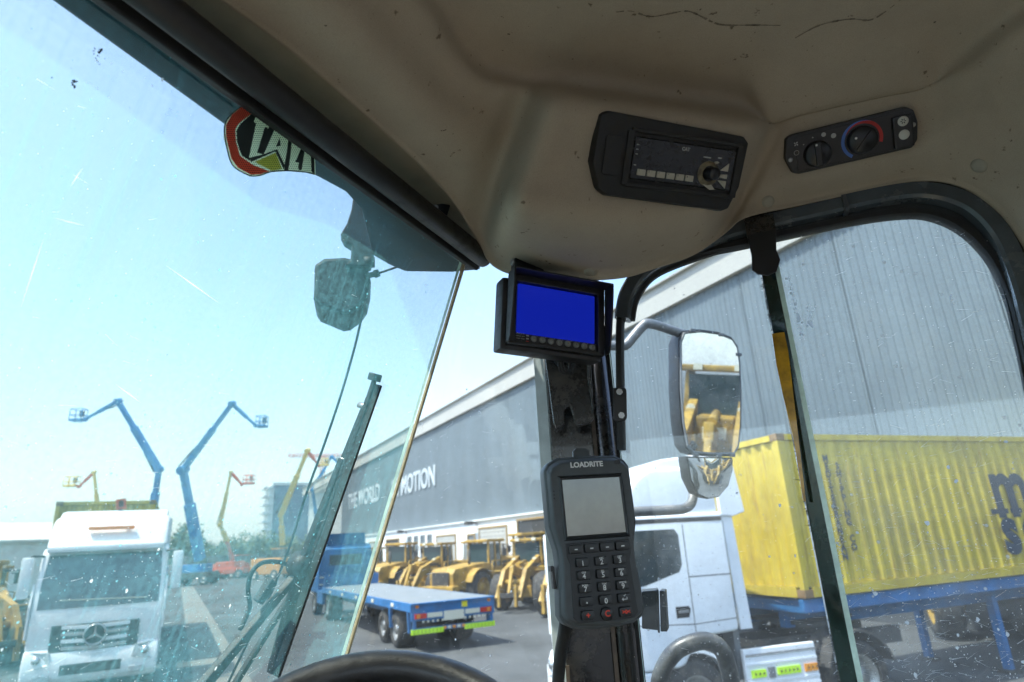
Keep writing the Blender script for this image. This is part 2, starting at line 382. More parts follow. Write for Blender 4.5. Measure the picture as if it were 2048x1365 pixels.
# pillar -------------------------------------------------------------
def vprism(name, m, spec, z0, z1, bevel=0.):
    mb_ = MB(); mb_.prism([tuple(plan(px, d)[:2]) for px, d in spec], z0, z1); return mb_.build(name, m, cab, bevel=bevel)
PALE = mat('pale_bond_strip', (.44, .47, .45), .35, var=.15, scale=20, dirt=.3, dirtc=(.3, .26, .2))
vprism('pillar_bond_strip', PALE, [(1086, 1.07), (1109, 1.062), (1110, 1.075), (1087, 1.083)], 2.0, 3.3)
vprism('pillar_plate', PAINTBLK, [(1108, 1.055), (1198, 1.045), (1206, 1.10), (1112, 1.10)], 2.0, 3.3, .003)
vprism('pillar_edge_trim', TRIM_REFL_BRN, [(1107, 1.052), (1114, 1.05), (1114, 1.0555), (1107, 1.058)], 2.0, 2.56)
vprism('pillar_reflection_strip', TRIM_REFL_BRN, [(1197, 1.043), (1205, 1.043), (1205, 1.06), (1199, 1.06)], 2.0, 3.3)  # thin brown strip painting the reflection along the plate edge
mb = MB(); c0 = plan(1224, 1.05); mb.cyl((c0.x, c0.y, 2.0), (c0.x, c0.y, 3.3), .0165, 24); mb.build('pillar_tube', PAINTBLK, cab)
vprism('pillar_seal', RUBBER, [(1242, 1.05), (1253, 1.048), (1253, 1.075), (1242, 1.075)], 2.0, 3.12)
PN = azd(188)
def plate(pts, anchor, n, thick):
    """flat plate whose front outline passes through the given picture points on a plane"""
    fr_ = [onplane(x, y, anchor, n) for x, y in pts]; k = len(fr_); mb_ = MB()
    mb_.add(fr_ + [p - n * thick for p in fr_], [list(range(k)), list(range(k, 2 * k))[::-1]] + [(i, (i + 1) % k, k + (i + 1) % k, k + i) for i in range(k)])
    return mb_
plate([(1080, 640), (1107, 846), (1112, 858), (1122, 855), (1128, 848), (1128, 822), (1134, 814), (1141, 815), (1150, 848), (1156, 853), (1180, 846), (1188, 836), (1186, 800), (1176, 640)], at(1140, 800, 1.035), PN, .012).build('pillar_cover', PAINTBLK, cab, bevel=.0015)
mb = MB(); mb.tube(cr([at(1175, 700, 1.02), at(1178, 760, 1.022), at(1186, 820, 1.022), at(1182, 842, 1.026)], 6), .0022, 8); mb.build('cover_edge_bead', PAINTBLK, cab)
# hinge bracket with two bolts
hb = plate([(1226, 776), (1249, 775), (1253, 780), (1254, 836), (1250, 842), (1231, 843), (1226, 838)], at(1240, 810, 1.02), azd(190), .006).build('hinge_bracket', BLACKS, cab, bevel=.0012)
for (x, y) in ((1239, 785), (1243, 832)):
    p = at(x, y, 1.017); mb = MB(); mb.cyl(p, p + PN * .005, .0055, 6); mb.cyl(p + PN * .0045, p + PN * .0065, .0032, 12); mb.build('bolt', CHROME, hb)
# door latch box low on the pillar
lb = plate([(1284, 1183), (1318, 1181), (1320, 1262), (1284, 1258)], at(1300, 1220, 1.0), azd(190), .05).build('latch_box', BLACKS, cab, bevel=.002)
plate([(1319, 1182), (1330, 1183), (1335, 1264), (1321, 1264)], at(1325, 1220, .995), azd(196), .045).build('latch_flange', BLACKS, lb, bevel=.0015)
plate([(1313, 1180), (1317, 1180), (1320, 1266), (1316, 1266)], at(1315, 1220, .993), azd(190), .02).build('latch_rib', BLACKS, lb)
# approval label below the weighing terminal
LABELM = mat('label_silver', (.52, .58, .58), .4)
LAM = frame(1201, 1262, 1.042, 188)
lab = MB().prism(rounded(.046, .028, .002), 0, .0008, LAM).build('approval_label', LABELM, cab)
for k, (w, y) in enumerate(((.027, -.003), (.03, -.006))):
    put_text('CATERPILLAR INC.' if k == 0 else 'PEORIA, ILLINOIS USA', .0034, DEVICE2, lab, LAM @ T((0, y + .005, .0010)), ext=.0002, bold=.0001)
mb = MB(); 
for (x, y, w, h) in ((0, .0125, .042, .0006), (0, -.0125, .042, .0006), (-.021, 0, .0006, .025), (.021, 0, .0006, .025)): mb.box((x, y, .001), (w, h, .0006), LAM)
mb.box((-.0155, -.0095, .001), (.01, .004, .0006), LAM); mb.box((.0135, -.0095, .001), (.010, .0016, .0006), LAM)
mb.build('label_border', DEVICE2, lab)

# side window -----------------------------------------------------------
SP = at(1246, 700, 1.065); V109 = azd(109); SNO = azd(19)          # outward normal of the side wall
def spl(x, y, off=0.): return onplane(x, y, SP + SNO * off, SNO)
def side_pane(name, xa, xb, off, mats, par):
    a = spl(xa, 1000, off); b = spl(xb, 1000, off)
    w = (b - a).length
    return pane(name, lambda s, t: Vector((a.x + (b.x - a.x) * s, a.y + (b.y - a.y) * s, 3.235 - 1.235 * t)), SNO, .006, mats, 6, 8, w, 1.235, par)
side_pane('front_side_pane', 1250, 1640, .012, (GL_SIDE, GL_CLEAR2, GL_EDGE), cab)
sp2 = side_pane('sliding_pane', 1626, 2500, -.012, (GL_SIDE2, GL_CLEAR2, GL_EDGE), cab)
FRB = mat('frame_black_gloss', (.075, .09, .10), .2, var=.2, scale=12, dirt=.3, dirtc=(.12, .12, .11), coat=.5)
def swept(name, pts, off, w, h, m, par, sub=8, bevel=.003):
    P = cr([spl(x, y, off) for x, y in pts], sub); mb_ = MB(); n = len(P); rings = []
    for i, p in enumerate(P):
        t = (P[min(i + 1, n - 1)] - P[max(i - 1, 0)]).normalized(); a = t.cross(SNO).normalized()
        prof = [(-1, -1), (1, -1), (1, 1), (-1, 1)]; ch = .3
        ring = []
        for (ca, cb) in ((-1, -1 + ch), (-1 + ch, -1), (1 - ch, -1), (1, -1 + ch), (1, 1 - ch), (1 - ch, 1), (-1 + ch, 1), (-1, 1 - ch)):
            ring.append(p + a * (ca * w / 2) + SNO * (cb * h / 2))
        rings.append(ring)
    vs_ = [v for r_ in rings for v in r_]; k = 8
    fs = [(i * k + j, i * k + (j + 1) % k, (i + 1) * k + (j + 1) % k, (i + 1) * k + j) for i in range(n - 1) for j in range(k)]
    fs += [list(range(k))[::-1], [(n - 1) * k + j for j in range(k)]]
    mb_.add(vs_, fs, 0, True); return mb_.build(name, m, par, smooth=True)
gask = [(1243, 900), (1240, 680), (1246, 620), (1268, 575), (1310, 540), (1400, 508), (1490, 489), (1555, 474), (1700, 443), (1800, 429), (1862, 432), (1925, 460), (1980, 515), (2018, 590), (2042, 680), (2080, 860), (2150, 1300)]
swept('window_gasket', gask, -.004, .012, .024, RUBBER, cab)
swept('frame_web', [(1250, 640), (1262, 590), (1304, 540), (1400, 500), (1490, 474), (1560, 460), (1690, 428), (1800, 409), (1865, 412), (1932, 438), (1988, 492), (2028, 568), (2054, 660), (2096, 860)], -.004, .034, .012, RUBBER, cab)
frm = [(1246, 640), (1258, 585), (1300, 535), (1400, 490), (1490, 458), (1688, 412)]
fr1 = swept('window_frame', frm, -.016, .026, .03, FRB, cab)
frm2 = [(1686, 410), (1770, 393), (1835, 386), (1900, 396), (1955, 424), (2000, 475), (2032, 545), (2060, 640), (2110, 860), (2180, 1300)]
fr2 = swept('window_frame', frm2, -.017, .028, .032, FRB, cab)
swept('frame_joint', [(1683, 413), (1692, 411)], -.0175, .031, .034, mat('frame_joint', (.07, .08, .085), .4), fr2)
edg = [(1480, 440), (1590, 414), (1690, 391), (1770, 373), (1840, 364), (1905, 371), (1962, 399), (2010, 450), (2045, 522), (2078, 620), (2130, 850)]
swept('frame_edging', edg, -.012, .016, .03, RUBBER, cab)
# brush seal strip and pane edge of the sliding window
a0 = spl(1530, 545, -.004); DKGREEN = mat('dark_green_seal', (.006, .02, .014), .14, var=.4, scale=40, dirt=.35, dirtc=(.05, .07, .05), coat=.4)
bs_top, bs_bot = 3.17, 2.0
e0 = spl(1608, 1000, 0); e1 = spl(1637, 1000, 0)
mb = MB(); mb.prism([tuple((e0 - SNO * .020)[:2]), tuple((e1 - SNO * .034)[:2]), tuple((e1 + SNO * .008)[:2]), tuple((e0 + SNO * .008)[:2])], bs_top, bs_bot)
seal = mb.build('brush_seal', DKGREEN, cab, bevel=.002)
mb = MB(); rnd = random.Random(3)
z = bs_bot
while z < bs_top:
    L_ = rnd.uniform(.0006, .0032) * (2.2 if rnd.random() < .10 else 1) * (1 + .8 * math.sin(z * 23)); p = Vector((e0.x, e0.y, z)) - SNO * .02 + V109 * .001
    q = p - V109 * L_ + Vector((0, 0, rnd.uniform(-.004, .002))); w = rnd.uniform(.0003, .0011)
    mb.add([p + Vector((0, 0, w)), p - Vector((0, 0, w)), q], [(0, 1, 2)]); mb.add([p + Vector((0, 0, w)) + SNO * .006, p - Vector((0, 0, w)) + SNO * .006, q + SNO * .006], [(2, 1, 0)])
    z += rnd.uniform(.0005, .002) * (1 if math.sin(z * 41) > -.4 else 2.5)
tag(mb.build('bristles', RUBBER, seal), kind='stuff')
pe = MB(); f0 = spl(1638, 1000, -.014); f1 = spl(1650, 1000, -.014)
pe.prism([tuple((f0 - SNO * .019)[:2]), tuple((f1 - SNO * .018)[:2]), tuple((f1 + SNO * .004)[:2]), tuple((f0 + SNO * .004)[:2])], 3.17, 2.0)
pe.build('pane_edge', GL_EDGE, sp2)
REFL_YEL = mat('painted_reflection', (.48, .25, .008), .2, var=.45, scale=22, coat=.4)  # yellow reflection on the seal strip, painted as a thin coloured plate
def sface(x, y): return onplane(x, y, (e0 + e1) / 2 - SNO * .031, -SNO)
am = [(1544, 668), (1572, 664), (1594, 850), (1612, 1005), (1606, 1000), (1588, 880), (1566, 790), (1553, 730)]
plate(am, sface(1570, 800), -SNO, .004).build('painted_reflection', REFL_YEL, seal)
# black tape holding the seal to the frame
tp = plate([(1494, 470), (1552, 458), (1553, 500), (1561, 520), (1553, 543), (1535, 551), (1515, 548), (1504, 540), (1503, 512)], spl(1520, 500, -.045), SNO * -1, .004).build('tape_flap', BLACKS, cab, bevel=.001)
plate([(1488, 438), (1546, 428), (1552, 462), (1494, 474)], spl(1520, 450, -.042), SNO * -1, .004).build('tape_patch', PAINTBLK, tp)

# dried dirt on the panes: splashes, droplet marks and fine scratches, lying on the glass
def film(name, c, tr=.6):
    m = bpy.data.materials.new(name); m.use_nodes = True; N = m.node_tree.nodes; L = m.node_tree.links; b = N['Principled BSDF']; b.inputs['Base Color'].default_value = (*c, 1); b.inputs['Roughness'].default_value = .8
    tl = N.new('ShaderNodeBsdfTranslucent'); tl.inputs[0].default_value = (*c, 1); ms = N.new('ShaderNodeMixShader'); ms.inputs[0].default_value = tr
    L.new(b.outputs[0], ms.inputs[1]); L.new(tl.outputs[0], ms.inputs[2]); L.new(ms.outputs[0], N['Material Output'].inputs[0]); return m
SPECKM = film('dried_dirt', (.92, .92, .9), .88); BUGM = film('dark_splash', (.02, .03, .035), .3)
def specks(name, par, n, pick, place, ax, ay, m, seed, rmin, rmax, big=.04, scr=0., rings=0.):
    rn = random.Random(seed); mb_ = MB()
    for _ in range(n):
        x, y = pick(rn); c = place(x, y)
        if rn.random() < scr:
            L_ = rn.uniform(.002, .009); an = rn.gauss(.12, .35); d = ax * math.cos(an) + ay * math.sin(an); w = (ax * -math.sin(an) + ay * math.cos(an)) * rn.uniform(.00009, .00022)
            mb_.add([c - d * L_ - w, c + d * L_ - w * .2, c + d * L_ + w * .2, c - d * L_ + w], [(0, 1, 2, 3)]); continue
        r_ = rn.uniform(rmin, rmax) * (rn.uniform(2, 4.5) if rn.random() < big else 1); k_ = 7; st = rn.uniform(.7, 1.6); pts = []
        for i in range(k_):
            t_ = 6.283 * i / k_; q_ = r_ * rn.uniform(.6, 1.25); pts.append(c + ax * (q_ * math.cos(t_)) + ay * (q_ * st * math.sin(t_)))
        if rn.random() < rings:
            inn = [c + (v - c) * .72 for v in pts]; mb_.add(pts + inn, [(i, (i + 1) % k_, k_ + (i + 1) % k_, k_ + i) for i in range(k_)])
        else: mb_.add(pts, [list(range(k_))])
    return tag(mb_.build(name, m, par), kind='stuff')
UPZ = Vector((0, 0, 1))
def pick_slide(rn):
    while True:
        x = rn.uniform(1650, 2240); y = rn.uniform(440, 1420); w = .10 + .9 * max(0, (y - 820) / 560) ** 1.6 + (.35 if x < 1720 and y > 900 else 0)
        if rn.random() < w: return x, y
specks('dried_specks', sp2, 1500, pick_slide, lambda x, y: spl(x, y, -.0126), V109, UPZ, SPECKM, 5, .0002, .0008, .07, .30)
def pick_smear(rn):
    t_ = rn.random(); x, y = 1577 + (1606 - 1577) * t_ + rn.gauss(0, 4), 550 + 130 * t_
    if rn.random() < .5: t_ = rn.random(); x, y = 1672 + 22 * t_ + rn.gauss(0, 5), 1010 + 330 * t_
    elif rn.random() < .3: x, y = rn.gauss(1618, 5), rn.uniform(610, 655)
    return x, y
specks('sealant_smear', sp2, 420, pick_smear, lambda x, y: spl(x, y, -.0127), V109, UPZ, SPECKM, 6, .0003, .0010, .05)
def pick_front(rn):
    while True:
        x = rn.uniform(1262, 1640); y = rn.uniform(520, 1400); w = .12 + .55 * max(0, (y - 900) / 480)
        if x < 1345 and 1080 < y < 1200: w = 1
        if rn.random() < w: return x, y
specks('dried_specks', bpy.data.objects['front_side_pane'], 520, pick_front, lambda x, y: spl(x, y, .0114), V109, UPZ, SPECKM, 8, .0002, .0007, .05, .12, .35)
def pick_corner(rn): return rn.uniform(730, 1085), rn.uniform(760, 1340)
CPN = (ST2 - QT).cross(UPZ).normalized(); CPA = (QT - ST2); CPA.z = 0; CPA.normalize()
def on_corner(x, y):
    o_ = bpy.data.objects['corner_pane']; r_ = ray(x, y).normalized(); h_ = _cb.ray_cast(CPOS, r_); return (h_[0] - r_ * .0008) if h_[0] else None
_me = bpy.data.objects['corner_pane'].data; _cb = BVHTree.FromPolygons([v.co for v in _me.vertices], [tuple(p_.vertices) for p_ in _me.polygons])
def pick_corner2(rn):
    while True:
        x, y = pick_corner(rn)
        if on_corner(x, y) is not None: return x, y
specks('dried_specks', bpy.data.objects['corner_pane'], 260, pick_corner2, on_corner, CPA, UPZ, SPECKM, 9, .0002, .0007, .05, .2, .3)
WV = -DN
def pick_wind(rn):
    while True:
        x = rn.uniform(0, 900); y = rn.uniform(120, 1365)
        if x < 925 - (y - 525) * .3 - 12 and y > x * .72 - 90 and rn.random() < .12 + .8 * max(0, (y - 700) / 600) ** 1.3 * (.4 + .6 * min(1, x / 500)): return x, y
specks('dried_specks', bpy.data.objects['windscreen'], 1300, pick_wind, lambda x, y: wpl(x, y, -.0006), U25, WV, SPECKM, 10, .00015, .0005, .03, .06)
def pick_bug(rn):
    if rn.random() < .55: return rn.gauss(197, 9), rn.gauss(112, 14)
    return rn.uniform(20, 620), rn.uniform(120, 1150)
specks('insect_splashes', bpy.data.objects['windscreen'], 34, pick_bug, lambda x, y: wpl(x, y, -.0007), U25, WV, BUGM, 11, .0002, .0006, .05)
specks('insect_splashes', bpy.data.objects['windscreen'], 9, lambda rn: (rn.gauss(147, 2), rn.gauss(165, 5)), lambda x, y: wpl(x, y, -.0007), U25, WV, BUGM, 12, .0006, .0013, 0)
mb = MB()
for (xa, ya, xb, yb, w_) in ((330, 530, 440, 608, .0007), (140, 375, 166, 335, .0005), (230, 768, 282, 806, .0006), (106, 436, 170, 452, .0004), (40, 620, 90, 470, .0004)):
    a_, b_ = wpl(xa, ya, -.0006), wpl(xb, yb, -.0006); d_ = (b_ - a_).normalized(); n_ = d_.cross(WN) * w_
    mb.add([a_, a_.lerp(b_, .5) - n_, b_, a_.lerp(b_, .5) + n_], [(0, 1, 2, 3)])
tag(mb.build('scratches', SPECKM, bpy.data.objects['windscreen']), kind='stuff')

# windscreen header -------------------------------------------------------
def hbar(pr, dr, pl, ext=1.4):
    a = at(*pr, dr); b = atz(*pl, a.z); return a, a + (b - a) * ext
OLIVE = mat('olive_liner', (.40, .36, .25), .8, var=.12, scale=12, bump=.2, bscale=500)
a, b = hbar((952, 530), 1.112, (228, 0)); mb = MB(); mb.bar(a, b, .022, .016, WN); mb.build('header_seal', RUBBER, cab, bevel=.003)
a, b = hbar((966, 516), 1.10, (264, 0)); mb = MB(); mb.bar(a, b, .007, .01, WN); mb.build('header_lip', OLIVE, cab)
a, b = hbar((968, 517), 1.085, (306, 0)); mb = MB(); mb.tube([a, a.lerp(b, .5), b], .0165, 20); mb.build('blind_roller', BLACK, cab)
o1 = S_T + U25 * .02 + Vector((0, 0, .045)); INW = -azd(-65)
mb = MB(); q = [o1 + azd(-65) * .06, o1 - U25 * 2.0 + azd(-65) * .06, o1 - U25 * 2.0 + INW * .13, o1 + INW * .10]
mb.add(q + [v + Vector((0, 0, .015)) for v in q], [(0, 1, 2, 3), (7, 6, 5, 4), (0, 4, 5, 1), (1, 5, 6, 2), (2, 6, 7, 3), (3, 7, 4, 0)])
mb.build('header_panel', OLIVE, cab)
# small clip with a screw on the header panel
clp = frame(877, 413, 1.02, 190, -55, -30); hc = MB().prism(rounded(.036, .02, .003), 0, .006, clp).build('header_clip', BLACKS, cab, bevel=.001)
MB().cyl(clp @ Vector((-.004, 0, .006)), clp @ Vector((-.004, 0, .008)), .005, 14).build('screw', STEEL, hc)

# roof slab outside, with the overhang seen through the windscreen
ROOFM = mat('roof_grey', (.07, .08, .09), .5, var=.15, scale=6, dirt=.3)
zr = 3.252
ov = [atz(x, y, zr) for x, y in ((98, 0), (300, 145), (447, 251), (625, 350), (690, 385), (722, 420), (745, 512), (776, 530), (810, 545), (905, 546), (962, 541))]
ex = (ov[0] - ov[2]).normalized()
ov = [ov[0] + ex * 1.6] + ov
back = [o1 + U25 * .0 + INW * .01, o1 - U25 * 2.2 + INW * .01]
poly = ov + [Vector((back[0].x, back[0].y, zr)), Vector((back[1].x, back[1].y, zr))]
mb = MB(); mb.prism([(p.x, p.y) for p in poly], zr, 3.30); mb.build('roof_overhang', ROOFM, cab, bevel=.006)
FRc, RRc, RLc, FLc = Vector((.2, 1.12)), Vector((1.75, .6)), Vector((.85, -1.35)), Vector((-1.0, -.75))
mb = MB(); mb.prism([tuple(v) for v in (FRc, RRc, RLc, FLc, Vector((-.6, .2)))], 3.42, 3.55); mb.build('roof_shell', ROOFM, cab, bevel=.02)
# rest of the cab behind the camera: posts, lower panels, rear window, floor
INT = mat('interior_panel', (.30, .26, .2), .6, var=.15, scale=6, dirt=.3)
FLOORM = mat('floor_mat', (.38, .32, .23), .8, var=.3, scale=5)
mb = MB(); mb.prism([tuple(v) for v in (FRc, RRc, RLc, FLc, Vector((-.75, .45)))], 1.30, 1.36); mb.build('floor', FLOORM, cab)
def wall_seg(name, p, q, z0, z1, th, m):
    p = Vector((*p, 0)); q = Vector((*q, 0)); mb_ = MB(); mb_.bar((p.x, p.y, (z0 + z1) / 2), (q.x, q.y, (z0 + z1) / 2), th, z1 - z0); return mb_.build(name, m, cab, bevel=.01)
wall_seg('rear_panel', RRc, RLc, 1.36, 2.35, .06, INT); wall_seg('rear_header', RRc, RLc, 3.18, 3.42, .08, INT)
wall_seg('door_panel', RLc, FLc, 1.36, 1.75, .06, INT); wall_seg('door_header', RLc, FLc, 3.2, 3.42, .08, INT)
wall_seg('side_panel', FRc, RRc, 1.36, 1.98, .06, INT); wall_seg('front_panel', FLc, (-.75, .45), 1.36, 1.95, .06, INT); wall_seg('front_panel', (-.75, .45), FRc, 1.36, 1.95, .06, INT)
for c in (RRc, RLc, FLc):
    mb = MB(); mb.cyl((c.x, c.y, 1.3), (c.x, c.y, 3.45), .05, 16); mb.build('cab_post', PAINTBLK, cab)
side_hd = [SP + V109 * .05 + SNO * .02, SP + V109 * 1.6 + SNO * .02]
mb = MB(); mb.bar(side_hd[0] + Vector((0, 0, 3.375 - side_hd[0].z)), side_hd[1] + Vector((0, 0, 3.375 - side_hd[1].z)), .05, .22); mb.build('side_header', PAINTBLK, cab)

# headliner -----------------------------------------------------------------
RADIO = frame(1337, 328, .85, 161, -33, 1.0); HVAC = frame(1697, 284, .93, 200, -35, 0)
def pl_of(M, off): 
    n = Vector(M.col[2][:3]); return M.translation - n * off, n
def d_at(p): return (p - CPOS).dot(CFWD)
cols_ = [  # edge picture point, edge spec (z=.. or d=..), crease picture point, surface
    ((300, -110), 'z', 3.275, (640, -200), None), ((439, 0), 'z', 3.272, (760, -90), None), ((586, 107), 'z', 3.268, (850, 20), None), ((732, 234), 'z', 3.262, (905, 110), None),
    ((830, 322), 'z', 3.255, (955, 158), None), ((903, 400), 'z', 3.247, (1005, 175), None), ((952, 478), 'z', 3.232, (1055, 185), None), ((985, 532), 'd', 1.06, (1105, 193), 'R'),
    ((1050, 556), 'd', 1.03, (1170, 203), 'R'), ((1150, 562), 'd', 1.0, (1240, 212), 'R'), ((1244, 557), 'd', .985, (1330, 224), 'R'), ((1310, 538), 'd', .98, (1425, 236), 'R'),
    ((1385, 512), 'd', .985, (1500, 246), 'R'), ((1445, 472), 'd', .995, (1545, 247), 'H'), ((1490, 437), 'd', .995, (1600, 232), 'H'), ((1590, 414), 's', .03, (1690, 211), 'H'),
    ((1690, 392), 's', .03, (1770, 194), 'H'), ((1814, 366), 's', .03, (1856, 174), 'H'), ((1900, 369), 's', .03, (1935, 140), None), ((1970, 405), 's', .03, (2000, 90), None),
    ((2030, 470), 's', .03, (2070, 40), None), ((2110, 620), 's', .03, (2170, -40), None), ((2200, 900), 's', .03, (2300, -120), None)]
grid = []
for (e, k, val, c, surf) in cols_:
    if k == 'z': E = atz(*e, val)
    elif k == 'd': E = at(*e, val)
    else: E = spl(*e, -val)
    dE = d_at(E); column = []
    zc = 3.325
    Cp = atz(*c, zc); dC = d_at(Cp)
    if surf:
        p0, n0 = pl_of(RADIO if surf == 'R' else HVAC, .004); Cp2 = onplane(*c, p0, n0); dC = d_at(Cp2)
    column.append(at(e[0] + (c[0] - e[0]) * .10, e[1] + (c[1] - e[1]) * .10, dE + .14))
    column.append(at(e[0] + (c[0] - e[0]) * .03, e[1] + (c[1] - e[1]) * .03, dE + .035))
    for t in (0, .06, .16, .34, .55, .78, 1.0):
        x = e[0] + (c[0] - e[0]) * t; y = e[1] + (c[1] - e[1]) * t
        d = dE + (dC - dE) * t
        if surf:
            dp = d_at(onplane(x, y, p0, n0)); b_ = min(1, max(0, (t - .03) / .28)); b_ = b_ * b_ * (3 - 2 * b_)
            d = (dE + (dp - dE) * .2 * (t / .3 if t < .3 else 1)) * (1 - b_) + dp * b_
            if t == 0: d = dE
        else:
            d -= .035 * math.sin(math.pi * min(1, t * 1.15)) * (.5 if k == 's' else 1)
        column.append(at(x, y, d))
    ux, uy = c[0] + (1330 - c[0]) * (.02 if surf == 'H' else .06), c[1] - (9 if surf == 'H' else 34)
    column.append(atz(ux, uy, 3.338 if surf == 'H' else 3.362)); 
    column.append(atz(c[0] + (1330 - c[0]) * .18, c[1] - 130, 3.374))
    q = atz(c[0] + (1330 - c[0]) * .3, min(c[1], 150) - 420, 3.378); column.append(q)
    column.append(q + Vector((.05, -.55, -.002))); column.append(q + Vector((.15, -1.3, -.03)))
    grid.append(column)
def dense(rows, n):
    out = []
    for i in range(len(rows) - 1):
        a, b, c, d = rows[max(i - 1, 0)], rows[i], rows[i + 1], rows[min(i + 2, len(rows) - 1)]
        for k in range(n):
            t = k / n
            out.append([.5 * ((2 * b_) + (c_ - a_) * t + (2 * a_ - 5 * b_ + 4 * c_ - d_) * t * t + (3 * b_ - a_ - 3 * c_ + d_) * t ** 3) for a_, b_, c_, d_ in zip(a, b, c, d)])
    out.append(rows[-1]); return out
g2 = dense(grid, 6); g2 = list(map(list, zip(*g2))); g2 = dense(g2, 5)
nr, nc = len(g2), len(g2[0]); vs_ = [v for r_ in g2 for v in r_]
fs = [(j * nc + i, j * nc + i + 1, (j + 1) * nc + i + 1, (j + 1) * nc + i) for j in range(nr - 1) for i in range(nc - 1)]
def liner_mat():
    m = mat('headliner_felt', (.455, .385, .29), .92, var=.05, scale=9, bump=.35, bscale=750, spec=.15)
    nt = m.node_tree; N = nt.nodes; L = nt.links; b = N['Principled BSDF']; src = b.inputs['Base Color'].links[0].from_socket
    tc = [n for n in N if n.type == 'TEX_COORD'][0]
    def stain(src, scale, lo, hi, amt, c, det=8):
        n = N.new('ShaderNodeTexNoise'); n.inputs['Scale'].default_value = scale; n.inputs['Detail'].default_value = det; n.inputs['Roughness'].default_value = .7; L.new(tc.outputs['Object'], n.inputs['Vector'])
        mr = N.new('ShaderNodeMapRange'); mr.inputs[1].default_value = lo; mr.inputs[2].default_value = hi; mr.inputs[4].default_value = amt; L.new(n.outputs[0], mr.inputs[0])
        mx = N.new('ShaderNodeMix'); mx.data_type = 'RGBA'; L.new(mr.outputs[0], mx.inputs[0]); L.new(src, mx.inputs[6]); mx.inputs[7].default_value = (*c, 1); return mx.outputs[2]
    src = stain(src, 7, .5, .8, .35, (.34, .27, .19)); src = stain(src, 900, .45, .62, .28, (.30, .245, .18), 1); src = stain(src, 42, .67, .72, .8, (.12, .09, .06), 3); src = stain(src, 120, .72, .77, .85, (.07, .055, .04), 2)
    L.new(src, b.inputs['Base Color']); return m
LINER = liner_mat()
hl_me = bpy.data.meshes.new('headliner'); hl_me.from_pydata(vs_, [], fs); hl_me.materials.append(LINER)
for p in hl_me.polygons: p.use_smooth = True
hl = link('headliner', hl_me, cab)
sol = hl.modifiers.new('thickness', 'SOLIDIFY'); sol.thickness = .003; _f = hl_me.polygons[len(hl_me.polygons) // 2]; sol.offset = -1 if _f.normal.dot(_f.center - CPOS) < 0 else 1
bvh = BVHTree.FromPolygons(vs_, fs)
def on_liner(x, y, off=.0):
    r = ray(x, y).normalized(); h = bvh.ray_cast(CPOS, r)
    if h[0] is None: return at(x, y, .9), -r
    n = h[1] if h[1].dot(r) < 0 else -h[1]
    return h[0] + n * off, n
# screw plugs
PLUG = mat('beige_plug', (.34, .31, .24), .6)
for (x, y, r_) in ((1536, 404, .011), (1181, 545, .011), (1958, 332, .012)):
    p, n = on_liner(x, y); mb = MB(); mb.lathe([(0, .0035), (r_ * .5, .0033), (r_ * .85, .002), (r_, -.001)], p, n, 20); mb.build('screw_plug', PLUG, hl)
# scuff marks worn into the lining
SCUFF = mat('scuff', (.2, .165, .12), .95, var=.35, scale=90)
for pts in ([(1232, 24), (1262, 22), (1300, 33), (1340, 27), (1375, 22), (1405, 34), (1425, 44), (1450, 50), (1520, 50), (1580, 51)], [(1590, 76), (1640, 50), (1700, 38), (1740, 40), (1772, 22), (1810, -8)]):
    mb = MB(); P = cr([(x, y, 0) for x, y in pts], 5)
    for i in range(len(P) - 1):
        if random.random() < .12: continue
        a, n = on_liner(P[i].x, P[i].y, .0006); b, _ = on_liner(P[i + 1].x, P[i + 1].y, .0006); t = (b - a).normalized().cross(n) * random.uniform(.0005, .0016)
        mb.add([a - t, a + t, b + t, b - t], [(0, 1, 2, 3)])
    mb.build('scuff_mark', SCUFF, hl)

# seat behind the camera (shows only in reflections)
seat = thing('operator_seat', 'grey fabric operator seat behind the steering wheel, seen only in reflections', 'seat', (.62, -.32, 1.36), -R(-65))
SEATM = mat('seat_fabric', (.26, .24, .2), .9, var=.2, scale=20)
MB().box((0, 0, .42), (.52, .5, .14)).build('cushion', SEATM, seat, bevel=.04); MB().box((0, -.27, .85), (.5, .13, .75)).build('backrest', SEATM, seat, bevel=.05); MB().box((0, 0, .17), (.35, .35, .34)).build('base', BLACK, seat, bevel=.02)

# ------------------------------------------------------------------ camera monitor under the headliner
MON = frame(1112, 635, .985, 158, -4, -4)
MON = MON @ Matrix.Scale(.93, 4)
mon = thing('camera_monitor', 'black hooded camera monitor with blue screen hanging below the headliner', 'monitor', M=MON)
W_, H_ = .142, .084
MB().box((-.004, -.004, -.022), (.188, .126, .036)).build('housing', BLACK, mon, bevel=.005, smooth=True)
mb = MB()
mb.box((0, .0565, .003), (.178, .013, .014)); mb.box((-.0825, -.004, .003), (.013, .110, .014)); mb.box((.0825, -.004, .003), (.013, .110, .014)); mb.box((0, -.056, .003), (.178, .007, .014))
mb.build('bezel', BLACKS, mon, bevel=.002)
SCREEN = mat('lcd_blue', (.004, .008, .1), .12, emit=(.004, .016, .42), estr=.22)
MB().prism(rounded(W_ + .003, H_ + .003, .002), 0, .003, T((0, .005, 0))).build('screen', SCREEN, mon)
MB().box((0, -.046, .001), (.152, .014, .008)).build('button_strip', BLACKS, mon, bevel=.001)
BTN = mat('button_grey', (.22, .23, .22), .5)
